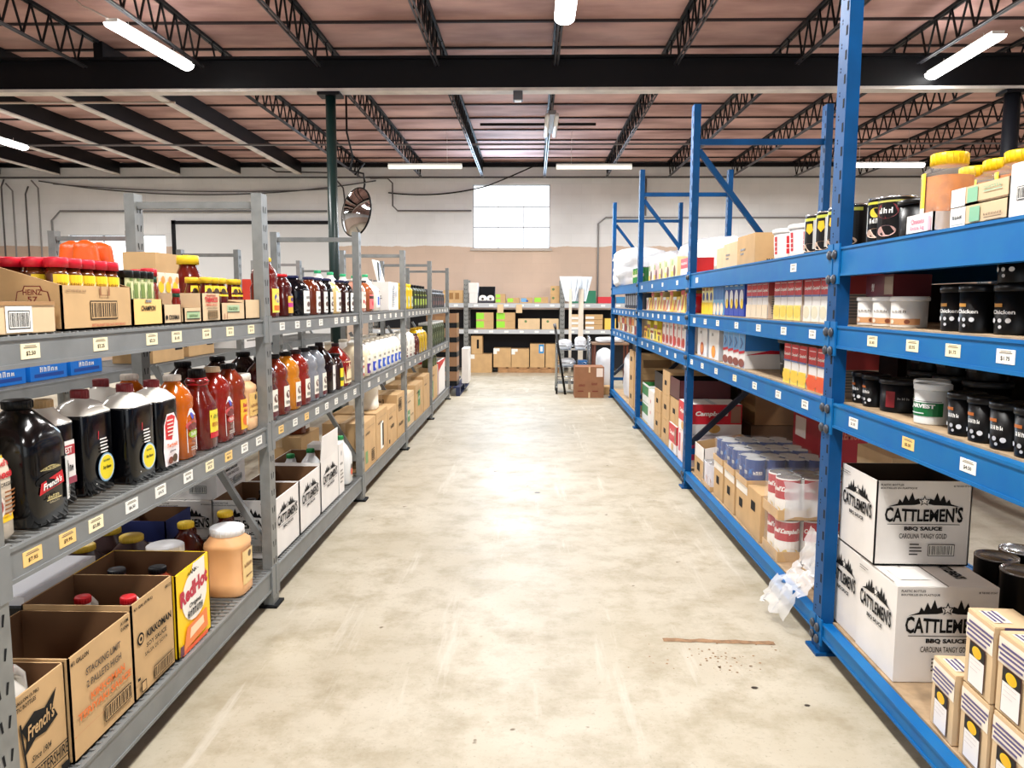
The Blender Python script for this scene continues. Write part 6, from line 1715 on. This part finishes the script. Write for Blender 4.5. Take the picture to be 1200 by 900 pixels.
# filler cases added along the rear so the shelf backs read dark
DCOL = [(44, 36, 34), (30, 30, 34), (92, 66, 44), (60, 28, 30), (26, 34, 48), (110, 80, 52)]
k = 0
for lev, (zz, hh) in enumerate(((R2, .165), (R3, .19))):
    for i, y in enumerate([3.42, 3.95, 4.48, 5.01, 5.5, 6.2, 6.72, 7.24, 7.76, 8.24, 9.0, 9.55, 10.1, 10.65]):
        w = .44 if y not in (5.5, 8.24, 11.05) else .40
        P = carton('dark_filler_case', w, .34, hh - .02 * (i % 3), DCOL[(i * 2 + lev) % 6], seam=False)
        P.put(1.93, y, zz, RR, '%s added dark filler case along the rear of the %s blue shelf' % (ordw(i), ['second', 'third'][lev]), ['cases along the rear of the second blue shelf', 'cases along the rear of the third blue shelf'][lev])
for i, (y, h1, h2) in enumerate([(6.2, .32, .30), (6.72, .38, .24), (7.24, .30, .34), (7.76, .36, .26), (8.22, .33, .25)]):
    P = carton('rear_filler_case', .44, .40, h1, DCOL[(i + 2) % 6], {'R': []}, seam=False); P.put(1.92, y, R4, RR, '%s lower filler case at the back of the third blue bay' % ordw(i), 'lower cases at the back of the third blue bay')
    P = carton('rear_filler_case', .42, .36, h2, [(132, 98, 64), (52, 30, 30), (104, 76, 50)][i % 3], seam=False); P.put(1.93, y, R4 + h1, RR, '%s upper filler case at the back of the third blue bay' % ordw(i), 'upper cases at the back of the third blue bay')

# ------------------------------------------------------------------ shelving of the next aisle seen through the blue rack
rack_run('grey_shelving', 'grey shelving run seen through the blue rack on the right', -1, 3.45, 4.05, [4.2, 6.1, 8.0, 9.9], [(1.335, .078), (.9, .08), (.18, .11)], 1.885, .045, .075, None, 'grey', {}, {0: 'wire', 1: 'wire', 2: 'wire'})
P = can('green_can', (28, 104, 60), [('r', 0, 0, 1, 1, (28, 104, 60)), ('e', .5, .6, .3, .12, (220, 225, 215)), ('r', 0, .1, 1, .3, (170, 40, 50))], h=.178, r=.078)
for i in range(8):
    P.put(3.56, 4.45 + .18 * i, 1.335, RR, '%s green can on the shelving beyond the blue rack' % ordw(i), 'green cans beyond the blue rack')
P = carton('white_appliance_box', .6, .4, .16, WBOX, {'F': [('e', .5, .4, .3, .1, INK)]}); P.put(3.70, 7.0, 1.335, RR, 'flat white appliance box on the shelving beyond the blue rack')
P = carton('kraft_case', .4, .4, .24, KRAFT)
for i in range(6):
    P.put(3.72, [4.6, 5.3, 6.6, 7.3, 8.4, 9.2][i], .9 if i % 2 else 1.336 - 1.156, RR, '%s kraft case on the shelving beyond the blue rack' % ordw(i), 'kraft cases beyond the blue rack')
# ------------------------------------------------------------------ grey rack along the far wall
FY = 15.2
root = empty('grey_shelving', (-.35, FY, 0), 0, 'grey shelving along the far wall under the bright window', 'shelving rack')
for i, x in enumerate((-3.2, -1.3, .6, 2.5, 4.4)):
    fr = bpy.data.objects.new('upright_frame', None); COL.objects.link(fr); fr.parent = root; fr.location = (x + .35, 0, 0)
    for y in (0, .55):
        g = G(); g.box(-.045, .045, y, y + .05, .01, 1.84, GALV)
        for k in range(20):
            z = .1 + .085 * k
            for s_ in (-1, 1):
                g.poly([(s_ * .018, y - .001, z), (s_ * .028, y - .001, z + .035), (s_ * .018, y - .001, z + .038), (s_ * .008, y - .001, z + .003)], SLOT)
        g.obj('post', fr)
    for z in (.3, .9, 1.75):
        g = G(); g.bar((0, .05, z), (0, .55, z), .03, .03, GALV); g.obj('cross_brace', fr)
xs = [-3.2, -1.3, .6, 2.5, 4.4]
for i in range(4):
    for zt in (1.38, .865):
        for y in (0, .56):
            g = G(); g.box(xs[i] + .35 + .045, xs[i + 1] + .35 - .045, y, y + .04, zt - .085, zt, pm('far_beam_paint', (186, 190, 194), .45))
            b = g.obj('beam', root)
            if y == 0:
                for k in range(6):
                    g = G(); xx = xs[i] + .55 + k * .3
                    g.box(xx - .04, xx + .04, -.0015, 0, zt - .06, zt - .025, PAPER); g.obj('price_tag', b)
        g = G(); g.box(xs[i] + .35 + .045, xs[i + 1] + .35 - .045, .04, .56, zt - .02, zt, DECK); g.obj('shelf_deck', root)
    g = G(); g.box(xs[i] + .35, xs[i + 1] + .35, .61, .62, .05, 1.25, pm('dark_sheet', (34, 36, 44), .7)); g.obj('dark_back_sheet', root)  # dark sheet added behind the goods of the far shelves
for x in (-.62, -.25):
    g = G(); g.box(x + .35 - .06, x + .35 + .06, -.006, -.003, 1.19, 1.36, KRAFTP); g.obj('hanging_card', root)


def fbox(px0, px1, z, h, c=KRAFT, name='kraft_case', lab='', ops=None, d=.35, y=None, grp=None, n=1):
    """box on the far rack spanning photo-right coordinates given in metres"""
    P = carton(name, (px1 - px0), d, h, c, {'F': ops or []}, seam=False)
    return P.put((px0 + px1) / 2, (y or FY + .04) + d / 2, z, 0, lab, grp)
GL = [('r', .04, .2, .5, .9, (150, 220, 60))]
GLs = [('r', .0, .2, .45, .95, (150, 220, 60))]
BT, BM = 1.3815, .8665
fbox(-1.75, -1.36, BT, .25, lab='kraft case at the left end of the far top shelf', ops=[('r', .3, .3, .5, .8, (150, 110, 60)), ('r', .6, .3, .8, .8, (150, 110, 60))])
o = fbox(-1.24, -1.075, BT, .2, WBOX, 'white_carton', 'lower white carton at the left of the far top shelf'); o = fbox(-1.25, -1.07, BT + .2, .2, WBOX, 'white_carton', 'tall white carton stacked on the lower one on the far top shelf')
P = open_box('roll_box', .33, .3, .05, .33, (60, 58, 66), inner=SLOT); P.name = 'black_roll_box'
P.put(-.90, FY + .2, BT, 0, 'dark open box holding two white paper rolls')
P = Proto('paper_roll', 'paper roll'); g = G(); n = 24
for r0, r1 in ((.075, .025),):
    vs = []
    for y in (0, .2):
        for r in (r0, r1):
            vs += [(r * math.cos(2 * math.pi * k / n), y, .075 + r * math.sin(2 * math.pi * k / n)) for k in range(n)]
    fs = []
    for k in range(n):
        l = (k + 1) % n
        fs += [(k, l, n + l, n + k), (2 * n + k, 3 * n + k, 3 * n + l, 2 * n + l), (k, 2 * n + k, 2 * n + l, l), (n + k, n + l, 3 * n + l, 3 * n + k)]
    g.add(vs, fs, PAPER, False)
P.part('paper', g); g = G(); g.tube([(0, .004, .075), (0, .196, .075)], .024, (60, 50, 44), 14); P.part('core', g)
P.put(-.975, FY + .06, BT + .006, 0, 'left white paper roll in the dark box'); P.put(-.82, FY + .06, BT + .006, 0, 'right white paper roll in the dark box')
for (a, b, z, h, l) in [(-.72, -.52, BT, .09, 'lower green labelled box right of the paper rolls'), (-.72, -.53, BT + .09, .09, 'upper green labelled box right of the paper rolls'), (-.49, -.25, BT, .105, 'single green labelled box below the window left'), (.04, .32, BT, .12, 'green labelled box right of the blue labelled one')]:
    fbox(a, b, z, h, ops=GL, lab=l)
fbox(-.22, .01, BT, .11, ops=[('r', .04, .2, .5, .9, (110, 170, 220)), ('c', .55, .4, .2, .2, (40, 80, 150))], lab='blue labelled box in the middle of the far top shelf')
fbox(.37, .70 - .16, BT, .17, ops=[('c', .3, .6, .15, .15, (90, 120, 70))], lab='lower kraft box beside the far upright on the top shelf'); fbox(.37, .54, BT + .17, .17, ops=[('c', .3, .6, .15, .15, (90, 120, 70))], lab='upper kraft box beside the far upright on the top shelf')
TG = (40, 120, 90)
fbox(.75, 1.02, BT, .16, TG, 'green_tray', 'dark green tray stack on the far right top shelf'); fbox(1.04, 1.26, BT, .25, TG, 'green_tray', 'taller dark green tray stack on the far right top shelf')
fbox(1.30, 1.58, BT, .13, (206, 50, 60), 'red_tray', 'red tray on the far right top shelf'); fbox(1.66, 1.9, BT, .13, (50, 130, 180), 'blue_tray', 'blue tray on the far right top shelf')
for a, b, k in ((-1.10, -.76, 0), (-.70, -.33, 1)):
    fbox(a, b, BM, .165, ops=GLs, lab='%s lower green labelled case on the far middle shelf' % ['left', 'right'][k]); fbox(a, b, BM + .165, .165, ops=GLs, lab='%s upper green labelled case on the far middle shelf' % ['left', 'right'][k])
fbox(-.27, .16, BM, .21, KRAFTP, ops=[('c', .35, .75, .12, .12, (100, 130, 80))], lab='left wide kraft case on the far middle shelf'); fbox(.20, .53, BM, .21, KRAFTP, ops=[('c', .35, .75, .12, .12, (100, 130, 80))], lab='right wide kraft case on the far middle shelf')
for k in range(3):
    fbox(.78, 1.02, BM + .10 * k, .097, KRAFTP, lab='%s white topped box from the bottom left of the pusher handles' % ordw(k), ops=[('r', 0, 0, 1, .5, (236, 234, 230))]); fbox(1.06, 1.40, BM + .10 * k, .097, ops=[('r', 0, .1, .5, .6, (236, 234, 230))], lab='%s kraft box from the bottom behind the pusher handles' % ordw(k))
fbox(1.44, 1.66, BM, .22, (236, 200, 90), 'yellow_case', 'yellow case right of the pusher handles on the far shelf')
LB = [('p', [(.0, .7), (.2, .7), (.2, .85), (.35, .85), (.35, 1), (0, 1)], (236, 236, 230))]
fbox(-1.22, -.79, 0, .37, ops=[('p', [(.02, .75), (.2, .75), (.2, .98), (.02, .98)], (236, 236, 230))], lab='square kraft case on the floor at the far left upright', d=.4); fbox(-1.20, -.98, .372, .36, ops=[('r', .5, .3, .7, .8, INK)], lab='small kraft case on the floor case at the far left')
pal = Proto('wooden_pallet', 'pallet'); g = G(); wm = pm('pallet_wood', (176, 134, 92), .8, noise=.25, scale=10)
for k in range(6): g.box(-.62 + .21 * k, -.46 + .21 * k, -.25, .25, .085, .105, wm)
for y in (-.24, -.03, .18): g.box(-.62, .6, y, y + .06, .0, .085, wm)
pal.part('boards', g); pal.put(-.05, FY + .32, 0, 0, 'low wooden pallet on the floor under the far kraft cases')
for (a, b, h, l, o_) in [(-.76, -.41, .38, 'first kraft case on the far pallet with a white corner label', LB), (-.40, -.05, .37, 'second kraft case on the far pallet with a white corner label', LB), (-.03, .26, .47, 'left tall kraft case with a blue emblem on the far pallet', [('r', .6, .6, .95, .98, (50, 140, 200)), ('r', .7, .68, .86, .9, W_)]), (.28, .575, .47, 'right tall kraft case with a blue emblem on the far pallet', [('r', .7, .6, .98, .98, (50, 140, 200)), ('r', .78, .68, .92, .9, W_)])]:
    fbox(a, b, .107, h, ops=o_, lab=l, d=.40, y=FY + .07)

# ------------------------------------------------------------------ things on the floor between the rack ends and the far wall
P = Proto('navy_pallet', 'pallet'); g = G(); nv = pm('navy_pallet_paint', (20, 34, 74), .5)
for k in range(6): g.box(-.40 + .14 * k, -.30 + .14 * k, -.85, .85, .115, .135, nv)
for x in (-.40, -.03, .34): g.box(x, x + .06, -.85, .85, .0, .02, nv); [g.box(x, x + .06, y, y + .12, .02, .115, nv) for y in (-.85, -.06, .73)]
P.part('frame', g); P.put(-1.47, 12.25, 0, 0, 'navy blue pallet on the floor at the end of the left shelving')
P = open_box('lidded_crate', .46, .36, .22, .22, (150, 112, 80), inner=SLOT, faces={'F': [('r', 0, .0, 1, .35, (26, 30, 34)), ('r', .3, .5, .6, .8, (170, 130, 90))], 'R': [('r', 0, 0, 1, .35, (26, 30, 34))]})
for k in range(5):
    P.put(-1.36, 11.75, .136 + .22 * k, LR * 0, '%s brown and black crate from the bottom of the stack' % ordw(k), 'brown and black crates on the navy pallet')
P = carton('flattened_boxes', .10, .5, .55, WBOX); P.put(-1.0 - .04, 12.2, .136, 0, 'stack of white flattened boxes on the navy pallet')

root = empty('utility_cart', (.64, 12.0, 0), 0, 'chrome two tier utility cart left of the brown box', 'cart')
chrome = pm('chrome_tube', (170, 176, 182), .2, metal=.9)
for x in (-.25, .25):
    g = G(); g.tube([(x, -.22, .10), (x, -.22, .80), (x, -.16, .87), (x, .16, .87), (x, .22, .80), (x, .22, .10)], .014, chrome, 8); g.obj('side_hoop', root)
for z in (.16, .42, .68):
    g = G(); g.box(-.25, .25, -.22, .22, z - .008, z, chrome)
    for y in (-.22, .22): g.tube([(-.25, y, z + .06), (.25, y, z + .06)], .007, chrome, 6)
    g.obj('tier', root)
for x in (-.25, .25):
    for y in (-.22, .22):
        g = G(); g.tube([(x - .015, y, .05), (x + .015, y, .05)], .05, BLACKP, 16); g.bar((x, y, .05), (x, y, .12), .03, .03, chrome); g.obj('caster', root)
def soft(name, cat, label, loc, rx, ry, h, m, e=3):
    P = Proto(name, cat); g = G(); v, f = lump(0, 0, 0, rx, ry, h, amp=.08, e=e); g.add(v, f, m, True); P.part('body', g); return P.put(*loc, 0, label)
soft('white_bag', 'bag', 'white bag on the top tier of the utility cart', (.52, 11.98, .682), .10, .14, .15, fw_)
soft('white_bag', 'bag', 'larger white bag at the right of the cart top', (.76, 12.0, .682), .09, .14, .19, fw_)
soft('white_bag', 'bag', 'white bag lying on the middle tier of the cart', (.56, 11.97, .422), .12, .13, .12, fw_)
P = carton('blue_pack', .14, .2, .09, (50, 120, 190)); P.put(.79, 11.94, .422, 0, 'small blue pack on the middle tier of the cart')
root = empty('folding_stick', (.42, 11.70, 0), 0, 'dark stick leaning above the cart handle', 'stick'); 
g = G(); g.tube([(.1, .0, .0), (-.06, .05, 1.02)], .018, BLACKP, 8); g.obj('shaft', root)
g = G(); g.tube([(-.06, .05, 1.02), (-.075, .055, 1.08)], .024, (110, 112, 118), 8); g.obj('grip', root)
P = carton('brown_moving_box', .43, .40, .46, pm('brown_board', (150, 104, 74), .8, noise=.1), {'F': [('r', .47, 0, .53, .18, KRAFTP), ('r', .47, .82, .53, 1, KRAFTP), ('r', .74, .68, .96, .96, (236, 220, 210)), ('t', 'HANDLE', .25, .4, .22, .08, MAR, .02, 0, 0, 1.57), ('t', 'THIS UP', .68, .45, .2, .08, MAR, .02, 0, 0, 1.57), ('r', .1, .2, .3, .23, MAR), ('r', .6, .2, .8, .23, MAR)]})
P.put(.855, 11.50, 0, 0, 'brown moving box on the floor at the end of the blue rack')
P = carton('small_kraft_box', .14, .3, .12, KRAFT); P.put(1.15, 11.85, 0, 0, 'small kraft box on the floor touching the blue rack end')
soft('white_roll', 'sack', 'tall white wrapped sack between brown box and blue rack', (1.17, 12.3, 0), .14, .28, .68, fw_, 3)
P = Proto('side_table', 'table'); g = G(); g.box(-.3, .3, -.25, .25, .70, .73, (150, 120, 96)); P.part('table_top', g)
for x in (-.28, .26):
    for y in (-.23, .21): g = G(); g.box(x, x + .03, y, y + .03, 0, .70, (110, 60, 44)); P.part('leg', g)
P.put(1.32, 13.05, 0, 0, 'brown side table behind the tall white sack')
soft('white_bag', 'bag', 'flat white bag lying on the brown side table', (1.32, 13.05, .733), .24, .2, .09, fw_)
wb = pm('pusher_blade', (214, 222, 230), .3)
for k, (x, s_) in enumerate(((.62, 1), (.80, 1))):
    root = empty('snow_pusher', (x + .0, 12.45 + .16 * k, 0), 0, ['left upturned white snow pusher behind the cart', 'right upturned white snow pusher behind the cart'][k], 'snow pusher')
    g = G(); g.box(-.022 if k == 0 else -.04, .022 if k == 0 else .04, -.015, .015, 0, 1.62, pm('pusher_pole', (226, 214, 196), .5)); g.obj('handle', root)
    g = G(); vs = []
    for i in range(7):
        t = i / 6
        for j in range(5):
            u = j / 4 - .5
            vs.append((u * (.16 + .20 * t), .02 + .05 * math.sin(t * 2) - .10 * (u * u), 1.42 + .40 * t))
    vs += [(x_, y_ - .008, z_) for x_, y_, z_ in vs]
    fs = [(i * 5 + j, i * 5 + j + 1, i * 5 + j + 6, i * 5 + j + 5) for i in range(6) for j in range(4)]
    fs += [(35 + i * 5 + j, 35 + i * 5 + j + 5, 35 + i * 5 + j + 6, 35 + i * 5 + j + 1) for i in range(6) for j in range(4)]
    g.add(vs, fs, wb, True)
    for u in (-.3, 0, .3): g.bar((u * .2, .0, 1.44), (u * .34, .02, 1.8), .008, .02, wb)
    g.obj('blade', root)
